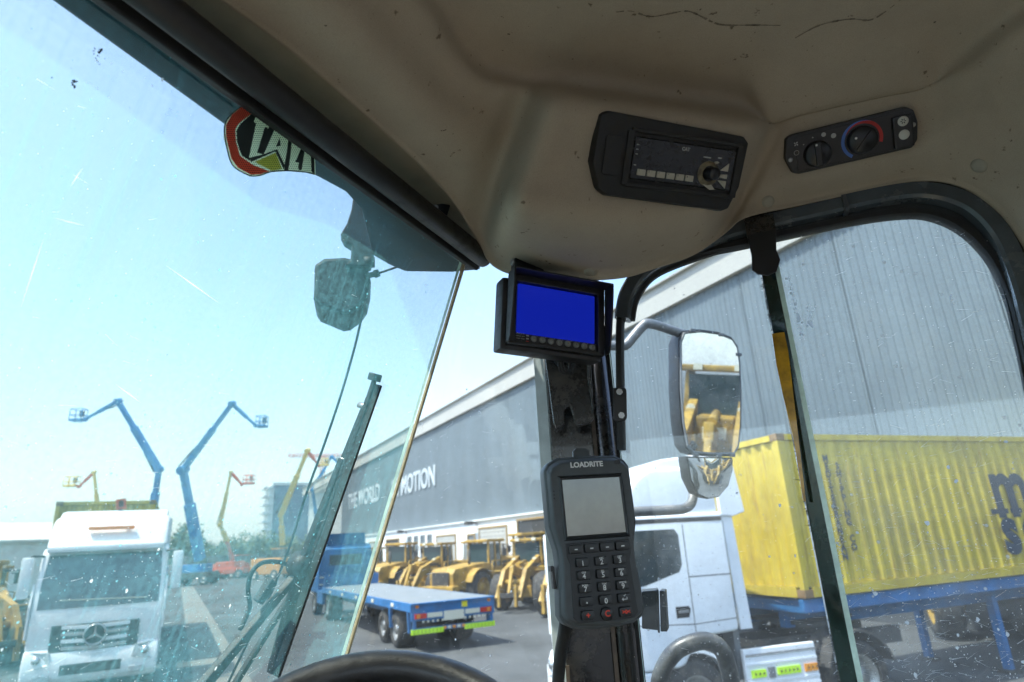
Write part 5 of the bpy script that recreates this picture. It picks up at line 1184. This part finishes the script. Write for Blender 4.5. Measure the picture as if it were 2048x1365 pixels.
for sx in (-1, 1):
    tl_ = MB().box((sx * .98, -.065, .95), (.34, .05, .13)).build('tail_lamp', REDL, fb, bevel=.008)
    MB().box((sx * 1.05, -.092, .95), (.1, .01, .11)).build('amber_segment', AMBER, tl_)
    MB().box((sx * .56, -.058, .95), (.44, .03, .12)).build('marker_plate', CREAM, fb, bevel=.004)
    MB().cyl((sx * 1.08, -.05, 1.2), (sx * 1.08, -.075, 1.2), .05, 14).build('reflector', AMBER, fb)
    st_ = MB().box((sx * .78, -.05, .56), (.92, .05, .13)).build('reflective_strip', HIVIS, fb, bevel=.004)
    for k in range(8): MB().box((sx * .78 - .38 + k * .108, -.077, .56), (.02, .004, .1)).build('strip_mark', mat('lime_dark', (.3, .5, .03), .5), st_)
    MB().bar((sx * 1.15, -.03, .86), (sx * 1.15, -.03, .5), .08, .08).build('bumper_post', BLUEP, fb)
    for k in range(5): MB().box((sx * .62 - .28 + k * .14, -.058, .8), (.05, .02, .05)).build('lettering_block', CREAM, fb)
MB().box((0, -.05, .9), (.6, .05, .24)).build('number_plate', CREAM, fb, bevel=.004)
MB().box((.32, -.065, 1.16), (.16, .03, .16)).build('warning_square', mat('sign_yellow', (.8, .68, .03), .5), fb)
MB().box((0, -.02, .6), (2.4, .06, .1)).build('bumper_bar', BLUEP, fb)
for k in range(5): MB().box((-.28 + k * .14, -.056, .6), (.09, .02, .07)).build('chevron', CREAM if k % 2 else HIORA, fb)
for y in (1.7, 3.0):
    for sx in (-1, 1): wheel(fb, (sx * .92, y, .48), .48, .5, STEEL, 26, (sx, 0, 0))
    MB().cyl((-.8, y, .48), (.8, y, .48), .07, 10).build('axle', DKSTEEL, fb)
MB().box((0, 12.1, 1.5), (2.4, .1, .5)).build('headboard', BLUEP, fb)

# blue tractor in front of the flatbed
bt_ = thing('blue_truck', 'blue truck cab coupled ahead of the empty flatbed trailer', 'truck', M=facing(Vector((-2.07, 18.85, 0)) + A28 * 13.4, -28))
pr = [(0, 1.0), (0, 2.85), (.3, 3.05), (1.5, 3.0), (1.95, 2.2), (2.05, 1.0)]
mb = MB(); k = len(pr); mb.add([(-1.22, y, z_) for y, z_ in pr] + [(1.22, y, z_) for y, z_ in pr], [list(range(k)), list(range(k, 2 * k))[::-1]] + [(i, (i + 1) % k, k + (i + 1) % k, k + i) for i in range(k)]); mb.build('cab_body', BLUEP, bt_, bevel=.06, smooth=True)
MB().box((0, -.01, 2.35), (1.5, .05, .5)).build('rear_window', DARKGL, bt_, bevel=.02)
for z_ in (1.35, 1.65): MB().box((0, -.02, z_), (2.3, .04, .06)).build('stripe', CREAM, bt_)
mb = MB(); mb.add([(-1.0, .3, 3.04), (1.0, .3, 3.04), (.9, .1, 3.55), (-.9, .1, 3.55), (-1.0, 1.4, 3.0), (1.0, 1.4, 3.0)], [(0, 1, 2, 3), (3, 2, 5, 4), (0, 3, 4), (1, 5, 2), (0, 4, 5, 1)]); mb.build('roof_deflector', BLUEP, bt_)
for sx in (-1, 1):
    MB().box((sx * 1.23, 1.1, 2.3), (.03, .8, .6)).build('side_window', DARKGL, bt_, bevel=.01); MB().box((sx * 1.42, 1.8, 2.3), (.2, .1, .6)).build('mirror', DKSTEEL, bt_, bevel=.02)
    wheel(bt_, (sx * 1.0, 1.1, .52), .52, .34, STEEL, 24, (sx, 0, 0)); wheel(bt_, (sx * .9, -2.0, .52), .52, .56, STEEL, 24, (sx, 0, 0))
    MB().box((sx * .42, -1.2, .9), (.12, 4.2, .26)).build('chassis_rail', DKSTEEL, bt_); MB().box((sx * 1.1, -.6, .85), (.3, 1.2, .55)).build('fuel_tank', BLUEP, bt_, bevel=.05)
for z_ in (1.9, 2.6): MB().box((0, -.5, z_ - .5), (2.2, .08, .08)).build('rack_bar', BLUEP, bt_)

# ------------------------------------------------------------------ parked wheel loaders
CABGL = mat('cab_glass_far', (.03, .055, .06), .08, spec=.8)
def loader(label, loc, az, group='parked yellow wheel loaders'):
    """local: +Y forward, origin on the ground under the articulation joint"""
    t = thing('wheel_loader', label, 'wheel loader', M=facing(loc, az), group=group)
    mb_ = MB(); pr_ = [(-.3, 1.2), (-.3, 1.95), (-1.0, 2.05), (-3.3, 1.85), (-3.5, 1.6), (-3.5, .9), (-2.8, .8), (-.8, .8)]; k_ = len(pr_)
    mb_.add([(-.85, y, z_) for y, z_ in pr_] + [(.85, y, z_) for y, z_ in pr_], [list(range(k_)), list(range(k_, 2 * k_))[::-1]] + [(i, (i + 1) % k_, k_ + (i + 1) % k_, k_ + i) for i in range(k_)]); mb_.build('engine_hood', CATY, t, bevel=.06, smooth=True)
    MB().box((0, -3.55, 1.35), (1.2, .1, .7)).build('rear_grille', DKSTEEL, t, bevel=.02); MB().box((0, -3.6, .8), (2.3, .5, .5)).build('counterweight', CATY, t, bevel=.06)
    MB().cyl((.35, -1.7, 1.9), (.35, -1.7, 2.75), .07, 10).build('exhaust', DKSTEEL, t)
    # cab: posts, roof, glazing
    for (x, y) in ((-.75, .55), (.75, .55), (-.75, -.55), (.75, -.55), (-.78, 0), (.78, 0)): MB().bar((x, y, 1.45), (x * .93, y * .9, 3.1), .10, .10).build('cab_post', CATY, t)
    MB().box((0, 0, 1.55), (1.55, 1.2, .5)).build('cab_base', CATY, t, bevel=.03); MB().box((0, 0, 3.17), (1.75, 1.5, .16)).build('cab_roof', CATY, t, bevel=.05)
    for (c, d) in (((0, .55, 2.42), (1.34, .02, 1.2)), ((0, -.55, 2.42), (1.34, .02, 1.2)), ((.74, .0, 2.42), (.02, .9, 1.2)), ((-.74, .0, 2.42), (.02, .9, 1.2))): MB().box(c, d).build('cab_glass', CABGL, t)
    MB().box((0, -.1, 2.0), (.5, .5, .8)).build('seat', BLACK, t, bevel=.06)
    for sx in (-1, 1):
        mb_ = MB(); mb_.tube([(sx * .85, .55, 2.9), (sx * 1.2, .7, 2.9), (sx * 1.2, .7, 2.6)], .025, 6); mb_.box((sx * 1.2, .72, 2.65), (.22, .06, .36)); mb_.build('mirror', BLACK, t)
        mb_ = MB(); mb_.tube([(sx * 1.05, .7, 1.0), (sx * 1.05, .72, 2.1)], .025, 6); mb_.tube([(sx * 1.05, -.6, 1.0), (sx * 1.05, -.6, 2.1)], .025, 6); mb_.tube([(sx * 1.05, .72, 2.1), (sx * 1.05, -.6, 2.1)], .025, 6); mb_.build('handrail', CATY, t)
        MB().box((sx * 1.0, .05, 1.35), (.35, 1.3, .06)).build('platform', DKSTEEL, t)
        for k2 in range(3): MB().box((sx * 1.12, .5, .55 + k2 * .27), (.25, .4, .04)).build('ladder_step', DKSTEEL, t)
        wheel(t, (sx * 1.08, 1.55, .82), .82, .62, CATY, 30, (sx, 0, 0)); wheel(t, (sx * 1.08, -1.75, .82), .82, .62, CATY, 30, (sx, 0, 0))
        mb_ = MB(); P_ = [(sx * 1.08, -1.75 + .98 * math.cos(R(a)), .82 + .98 * math.sin(R(a))) for a in range(20, 161, 20)]
        for i in range(len(P_) - 1): mb_.bar(P_[i], P_[i + 1], .6, .04, (0, 0, 1) if 1 < i < 5 else (0, 1, 0))
        mb_.build('rear_fender', CATY, t)
        mb_ = MB(); P_ = [(sx * 1.08, 1.55 + .98 * math.cos(R(a)), .82 + .98 * math.sin(R(a))) for a in range(80, 161, 20)]
        for i in range(len(P_) - 1): mb_.bar(P_[i], P_[i + 1], .6, .04, (0, 0, 1) if i < 2 else (0, 1, 0))
        mb_.build('front_fender', CATY, t)
        # lift arm: straight box section with a kinked nose
        mb_ = MB(); mb_.bar((sx * .55, .45, 2.25), (sx * .55, 2.35, 1.62), .2, .42, w1=.2, h1=.5); la = mb_.build('lift_arm', CATY, t, bevel=.012)
        mb_ = MB(); mb_.bar((sx * .55, 2.25, 1.68), (sx * .55, 3.25, .62), .198, .48, h1=.26); mb_.build('arm_nose', CATY, la, bevel=.012)
        MB().box((sx * .655, 1.2, 2.0), (.01, .9, .16), T((0, 0, 0))).build('decal', DKSTEEL, la)
        MB().bar((sx * .42, 3.3, 1.25), (sx * .42, 3.38, .3), .12, .18).build('coupler_plate', CATY, t, bevel=.01)
        mb_ = MB(); mb_.cyl((sx * .35, .6, 1.15), (sx * .45, 1.6, 1.5), .085, 12); mb_.cyl((sx * .45, 1.6, 1.5), (sx * .49, 2.2, 1.45), .05, 10); mb_.build('lift_cylinder', DKSTEEL, t)
        MB().lathe([(0, .05), (.13, .04), (.13, -.04)], (sx * .57, .8, 2.1), (sx, 0, 0), 14).build('pin_boss', DKSTEEL, t)
        MB().cyl((sx * .55, 1.05, 2.25), (sx * .55, 1.15, 2.25), .1, 14).build('headlamp', CREAM, t); MB().box((sx * .45, .75, 3.2), (.2, .12, .14)).build('work_lamp', CREAM, t)
    MB().box((0, .95, 1.35), (.8, .9, 1.5)).build('front_tower', CATY, t, bevel=.04); MB().box((0, 1.55, .82), (1.5, .5, .5)).build('front_axle', CATY, t, bevel=.05); MB().box((0, -1.75, .82), (1.5, .5, .5)).build('rear_axle', CATY, t, bevel=.05)
    MB().cyl((-.5, 2.5, 1.3), (.5, 2.5, 1.3), .12, 14).build('cross_tube', CATY, t); MB().bar((-.5, 3.34, .8), (.5, 3.34, .8), .12, .2).build('coupler_bar', DKSTEEL, t); MB().box((0, .52, 1.75), (1.5, .05, .3)).build('front_panel', DKSTEEL, t); MB().box((0, 1.42, 1.75), (.5, .04, .25)).build('number_board', CREAM, t)
    MB().bar((0, 1.5, 1.6), (0, 2.75, 1.9), .2, .4).build('tilt_lever', CATY, t, bevel=.02); MB().bar((0, 2.75, 1.75), (0, 3.2, .75), .14, .16).build('tilt_link', CATY, t, bevel=.02); MB().cyl((0, .95, 2.15), (0, 2.0, 2.05), .1, 12).build('tilt_cylinder', CATY, t)
    return t
ld = loader('yellow wheel loader without bucket parked nearest behind the keypad terminal', (2.55, 26.2, 0), -152)
spots = [((.35, 29.6), 'yellow wheel loader parked beyond the rear right corner of the flatbed', -158), ((-2.0, 33.6), 'yellow wheel loader parked behind the middle of the flatbed deck', 38), ((-4.9, 37.2), 'yellow wheel loader parked behind the front half of the flatbed deck', -150),
         ((-7.8, 41.6), 'far yellow wheel loader beside the warehouse, just right of the windscreen seam', 25), ((-10.8, 46.2), 'far yellow wheel loader beside the warehouse, just left of the windscreen seam', -150), ((3.4, 31.5), 'yellow wheel loader of the back row nearest the pillar, against the white wall', 70), ((.2, 36.3), 'yellow wheel loader of the back row behind the middle of the row', 62), ((-3.2, 41.5), 'yellow wheel loader of the back row, farthest from the pillar', 75),
         ((11.5, 17.5), 'yellow wheel loader visible low under the lettered container', -160), ((15.5, 15.8), 'yellow wheel loader low under the container at the right picture edge', -165), ((-17.5, 20.5), 'yellow wheel loader left of the head-on white truck at the picture edge', 120), ((-21.5, 26.0), 'yellow wheel loader parked behind the one at the left picture edge', 130),
         ((12.2, -6.0), 'yellow wheel loader standing behind, seen in the side mirror', -60), ((19.5, -8.2), 'farther yellow wheel loader standing behind, seen in the side mirror', -80)]
for (x, y), lab_, az in spots:
    c = copy_tree(ld); c.matrix_world = facing((x, y, 0), az) @ Matrix.Scale(random.uniform(.88, 1.04), 4); c['label'] = lab_

# ------------------------------------------------------------------ boom lifts
def boom_lift(label, D, pts, wd, cols, basket, base_px, group='raised boom lifts'):
    """pts: picture points of the joints at distance D (m) along the view, base first"""
    P = [at(x, y, D) for x, y in pts]; b = at(*base_px, D); b.z = 0
    t = thing('boom_lift', label, 'boom lift', b, 0, group); Pl = [p - b for p in P]; side = CFWD
    bx = CRGT.copy(); bx.z = 0; bx.normalize(); by = Vector((-bx.y, bx.x, 0)); M = Matrix((bx, by, Vector((0, 0, 1)))).transposed().to_4x4()
    MB().box((0, 0, 1.0), (4.2, 2.4, .7), M).build('chassis', cols[-1], t, bevel=.08); MB().box((-.2, 0, 1.75), (3.2, 2.0, .9), M).build('turret', cols[0], t, bevel=.1)
    for sx in (-1.5, 1.5):
        for sy in (-1, 1): wheel(t, M @ Vector((sx, sy * 1.15, .6)), .6, .45, STEEL, 18, M.to_3x3() @ Vector((0, sy, 0)))
    for i in range(len(Pl) - 1):
        a, c = Pl[i], Pl[i + 1]; w = wd[i] * .78; L_ = (c - a).length; d = (c - a).normalized()
        o = MB().bar(a, a.lerp(c, .62), w, w * 1.1, side).build('boom_section', cols[min(i, len(cols) - 2)], t, bevel=.02)
        MB().bar(a.lerp(c, .58), c, w * .72, w * .8, side).build('inner_section', cols[min(i, len(cols) - 2)], o, bevel=.02)
        MB().cyl(c - side * w * .7, c + side * w * .7, w * .55, 14).build('knuckle', cols[min(i, len(cols) - 2)], t)
        if i > 0 and L_ > 4:
            off = d.cross(side) * (w * 1.3); mb_ = MB(); mb_.cyl(a + off * .8, a.lerp(c, .28) + off * .55, w * .16, 8); mb_.cyl(a.lerp(c, .28) + off * .55, a.lerp(c, .42) + off * .3, w * .1, 8); mb_.build('ram', DKSTEEL, t)
    # basket
    (bxp, byp), bw, bh = basket; c = at(bxp, byp, D) - b; s_ = 1 / F_PX * D; hw, hh, dd = bw * s_ / 2, bh * s_, .5
    mb_ = MB(); rr = .045
    cs = [c + bx * (i * hw) + by * (j * dd) for i, j in ((-1, -1), (1, -1), (1, 1), (-1, 1))]
    for f in (.5, 1.0):
        for i in range(4): mb_.tube([cs[i] + Vector((0, 0, hh * f)), cs[(i + 1) % 4] + Vector((0, 0, hh * f))], rr, 6)
    for q_ in cs: mb_.tube([q_, q_ + Vector((0, 0, hh))], rr, 6)
    mb_.tube([c - by * dd, c - by * dd + Vector((0, 0, hh))], rr, 6); mb_.tube([c + by * dd, c + by * dd + Vector((0, 0, hh))], rr, 6)
    o = mb_.build('basket_rails', cols[0], t); mb_ = MB(); q_ = [cs[0], cs[1], cs[2], cs[3]]; mb_.add([v - Vector((0, 0, .0)) for v in q_] + [v + Vector((0, 0, .25)) for v in q_], [(3, 2, 1, 0), (4, 5, 6, 7), (0, 1, 5, 4), (1, 2, 6, 5), (2, 3, 7, 6), (3, 0, 4, 7)]); mb_.build('basket_floor', cols[0], t)
    MB().box(c + bx * (hw * .55) + Vector((0, 0, hh * .62)), (.4, .3, hh * .5)).build('control_box', DKSTEEL, t)
    return t
boom_lift('tall blue boom lift with its basket reaching left above the white truck', 72, [(300, 1060), (318, 940), (236, 803), (172, 838)], (.85, .8, .5), (BLUEL, BLUEL, DKSTEEL), ((155, 843), 24, 24), (300, 1060))
boom_lift('tall blue boom lift with its basket reaching right, beside the yard road', 70, [(400, 1120), (366, 940), (464, 808), (512, 852)], (1.15, .75, .45), (BLUEL, BLUEL, DKSTEEL), ((523, 855), 18, 22), (392, 1150))
boom_lift('red and yellow boom lift just behind the white truck, basket to the left', 84, [(200, 1060), (188, 945), (158, 974)], (.5, .42), (YELB, ORANGE, ORANGE), ((142, 974), 24, 20), (200, 1060))
boom_lift('slim yellow boom lift with red jib and red base right of the blue lifts', 84, [(470, 1140), (455, 1085), (440, 1050), (462, 945), (484, 970)], (.55, .6, .5, .42), (ORANGE, YELB, YELB, ORANGE, ORANGE), ((497, 969), 18, 18), (462, 1150))
boom_lift('pale yellow boom lift with red jib in front of the blue tower block', 92, [(565, 1090), (562, 1030), (615, 902), (638, 932)], (.8, .9, .5), (YELB, YELB, ORANGE, ORANGE), ((648, 932), 16, 14), (565, 1110))
boom_lift('small blue boom lift head showing behind the wiper arm', 98, [(640, 1080), (625, 980), (663, 914), (684, 932)], (.7, .6, .45), (BLUEL, BLUEL, DKSTEEL), ((692, 934), 14, 14), (640, 1100))

# ------------------------------------------------------------------ tower block and tower crane far behind
tb0 = at(610, 1060, 190); tb0.z = 0
tw = thing('tower_block', 'blue glazed tower block with white balconies beyond the trees', 'building', M=facing(tb0, -32))
BG = mat('blue_glazing', (.05, .13, .24), .2, spec=.6, var=.12, scale=.2); TWW = mat('tower_white', (.6, .61, .6), .7)
MB().box((.0, 8, 11.5), (20, 16, 23)).build('glazed_body', BG, tw); MB().box((-10.6, 4, 11), (1.4, 10, 22)).build('stair_core', TWW, tw); MB().box((0, 8, 23.3), (20.6, 16.6, .8)).build('roof_slab', TWW, tw)
for k in range(9):
    MB().box((-11.6, 1.5, 2.4 + k * 2.45), (2.6, 6, .5)).build('balcony', TWW, tw); MB().box((0, -.06, 2.6 + k * 2.45), (19.8, .14, .22)).build('floor_band', mat('band_blue_grey', (.09, .17, .26), .4), tw)
for k in range(9): MB().box((-9 + k * 2.25, -.1, 11.5), (.14, .16, 22.5)).build('mullion', MATS['band_blue_grey'], tw)
tc0 = at(640, 1060, 240); tc0.z = 0; cr_ = thing('tower_crane', 'distant orange tower crane above the tower block', 'crane', tc0); cz = at(640, 905, 240).z
CRM = ORANGE
def lattice(mb_, a, b, w, n):
    a = Vector(a); b = Vector(b); d = (b - a).normalized(); u_ = d.orthogonal().normalized(); v_ = d.cross(u_)
    cs = [u_ * i * w / 2 + v_ * j * w / 2 for i, j in ((-1, -1), (1, -1), (1, 1), (-1, 1))]
    for c in cs: mb_.bar(a + c, b + c, .16, .16)
    for k_ in range(n):
        for i in range(4): mb_.bar(a.lerp(b, k_ / n) + cs[i], a.lerp(b, (k_ + 1) / n) + cs[(i + 1) % 4], .1, .1)
mb = MB(); lattice(mb, (0, 0, 0), (0, 0, cz), 1.5, 16); mb.build('mast', CRM, cr_); mb = MB(); lattice(mb, (CRGT * 8 + Vector((0, 0, cz))), (CRGT * -14 + Vector((0, 0, cz))), 1.1, 16); mb.build('jib', CRM, cr_)

# shed at the far left
sh0 = at(-130, 1100, 62); sh0.z = 0
sh = thing('white_shed', 'pale low-roofed shed at the left picture edge behind the white truck', 'shed', M=facing(sh0, 32)); SHW = mat('shed_white', (.7, .68, .6), .6, var=.05, scale=.4)
pr = [(-14, 0), (-14, 7.6), (0, 7.4), (12, 5.2), (12, 0)]; mb = MB(); mb.add([(x, 0, z_) for x, z_ in pr] + [(x, 12, z_) for x, z_ in pr], [list(range(5)), list(range(5, 10))[::-1]] + [(i, (i + 1) % 5, 5 + (i + 1) % 5, 5 + i) for i in range(5)]); mb.build('walls', SHW, sh)
mb = MB(); mb.bar((-14.4, 6, 7.72), (.1, 6, 7.5), 13, .2); mb.build('roof', SHW, sh)
mb = MB(); mb.bar((0, 6, 7.5), (12.5, 6, 5.25), 13, .2); mb.build('roof', SHW, sh)
for x in (-9, -2, 5): MB().box((x, -.05, 2.2), (4, .12, 4.2)).build('door', GREYP, sh)

# ------------------------------------------------------------------ trees
LEAF = mat('foliage', (.045, .085, .03), .7, var=.4, scale=.8, c2=(.10, .14, .045)); BARK = mat('bark', (.09, .07, .05), .9, var=.3)
def tree_meshes(seed, h, rad):
    rn = random.Random(seed); mb_ = MB(); mb_.tube([(0, 0, 0), (.1, .05, h * .25), (-.05, .1, h * .5), (.05, 0, h * .75)], [h * .035, h * .028, h * .02, h * .008], 8)
    for k_ in range(5):
        a = rn.uniform(0, 6.28); z_ = h * rn.uniform(.3, .55); mb_.tube([(0, 0, z_), (math.cos(a) * rad * .35, math.sin(a) * rad * .35, z_ + h * .12), (math.cos(a) * rad * .6, math.sin(a) * rad * .6, z_ + h * .2)], [h * .014, h * .01, h * .004], 6)
    tr = mb_.mesh('trunk', BARK); mb_ = MB()
    cl = [(rn.uniform(-.65, .65) * rad, rn.uniform(-.65, .65) * rad, h * rn.uniform(.38, .86), rad * rn.uniform(.3, .5)) for _ in range(15)]
    for _ in range(1900):
        cx, cyy, cz_, r_ = rn.choice(cl); v = Vector((rn.gauss(0, 1), rn.gauss(0, 1), rn.gauss(0, .8))).normalized() * r_ * rn.uniform(.55, 1.05); p = Vector((cx, cyy, cz_)) + v
        a = Vector((rn.gauss(0, 1), rn.gauss(0, 1), rn.gauss(0, 1))).normalized(); b = a.orthogonal().normalized(); s_ = rad * rn.uniform(.045, .085); mb_.add([p + a * s_, p + b * s_ * .7, p - a * s_, p - b * s_ * .7], [(0, 1, 2, 3)])
    return tr, mb_.mesh('crown', LEAF)
TM = [tree_meshes(11, 6.5, 3.6), tree_meshes(12, 7.5, 4.2), tree_meshes(13, 6.0, 4.4)]
tl_ = [(352, 118, 1.25, 1, 'pale rounded tree standing above the others behind the right blue boom lift'), (385, 135, 1.0, 0, 'green tree left of the blue boom base'), (425, 128, .85, 2, 'low dark tree just right of the blue boom base'), (450, 136, .9, 0, 'green tree between the blue lift and the slim yellow lift'),
       (478, 126, 1.0, 2, 'dark spreading tree right behind the red lift base'), (508, 132, 1.02, 1, 'dark tree midway between the red lift base and the tower block'), (535, 126, 1.0, 2, 'dark tree at the foot of the tower block balconies'), (565, 134, .95, 0, 'dark tree below the pale yellow boom lift'), (592, 128, .9, 2, 'dark tree behind the wiper pivot'), (330, 126, .9, 0, 'green tree just right of the white truck mirror'), (300, 140, .9, 1, 'green tree hidden mostly behind the white truck')]
for (px, D, s_, k, lab_) in tl_:
    p = at(px, 1110, D); o = thing('leafy_tree', lab_, 'tree', (p.x, p.y, 0), random.uniform(0, 6), 'trees at the end of the yard'); o.scale = (s_, s_, s_)
    link('trunk', TM[k][0], o); link('crown', TM[k][1], o)
# low dark machines and crates at the end of the road
def crate_truck(label, px, D, w, h, m, az=20):
    p = at(px, 1110, D); t = thing('parked_machine', label, 'machine', M=facing((p.x, p.y, 0), az), group='low machines at the end of the yard')
    MB().box((0, 0, h * .5 + .5), (w, 2.4, h)).build('body', m, t, bevel=.15); MB().box((w * .3, 0, h + 1.0), (w * .3, 2.0, 1.0)).build('cabin', DARKGL, t, bevel=.1); MB().box((w * .3, 0, h + 1.55), (w * .33, 2.1, .12)).build('cabin_roof', m, t, bevel=.03)
    for sx in (-.32, .32):
        for sy in (-1, 1): wheel(t, (sx * w, sy * 1.1, .55), .55, .4, STEEL, 18, (0, sy, 0))
crate_truck('dark low machine at the foot of the right blue boom lift', 415, 92, 7, 1.5, DKSTEEL); crate_truck('red low machine beside the dark one at the road end', 462, 90, 5, 1.4, ORANGE); crate_truck('dark machine at the road end just right of the white truck', 365, 96, 5, 1.6, mat('maroon_dark', (.12, .05, .05), .6)); crate_truck('orange machine half hidden behind the wiper hose', 545, 76, 4.5, 1.9, mat('machine_orange', (.55, .25, .05), .5)); crate_truck('dark grey machine between the red base and the wiper hose', 500, 94, 5, 1.3, DKSTEEL)

# ------------------------------------------------------------------ dusty air
hzm = bpy.data.materials.new('haze_air'); hzm.use_nodes = True; nt = hzm.node_tree
for n in list(nt.nodes):
    if n.type != 'OUTPUT_MATERIAL': nt.nodes.remove(n)
pv = nt.nodes.new('ShaderNodeVolumePrincipled'); pv.inputs['Color'].default_value = (.97, .96, .93, 1); pv.inputs['Density'].default_value = .0008; pv.inputs['Anisotropy'].default_value = -.35
nt.links.new(pv.outputs[0], nt.nodes['Material Output'].inputs['Volume'])
hz = MB().box((0, 0, 34.5), (3100, 3100, 71)).build('haze', hzm); tag(hz, 'thin dusty haze over the whole yard', None, kind='stuff')
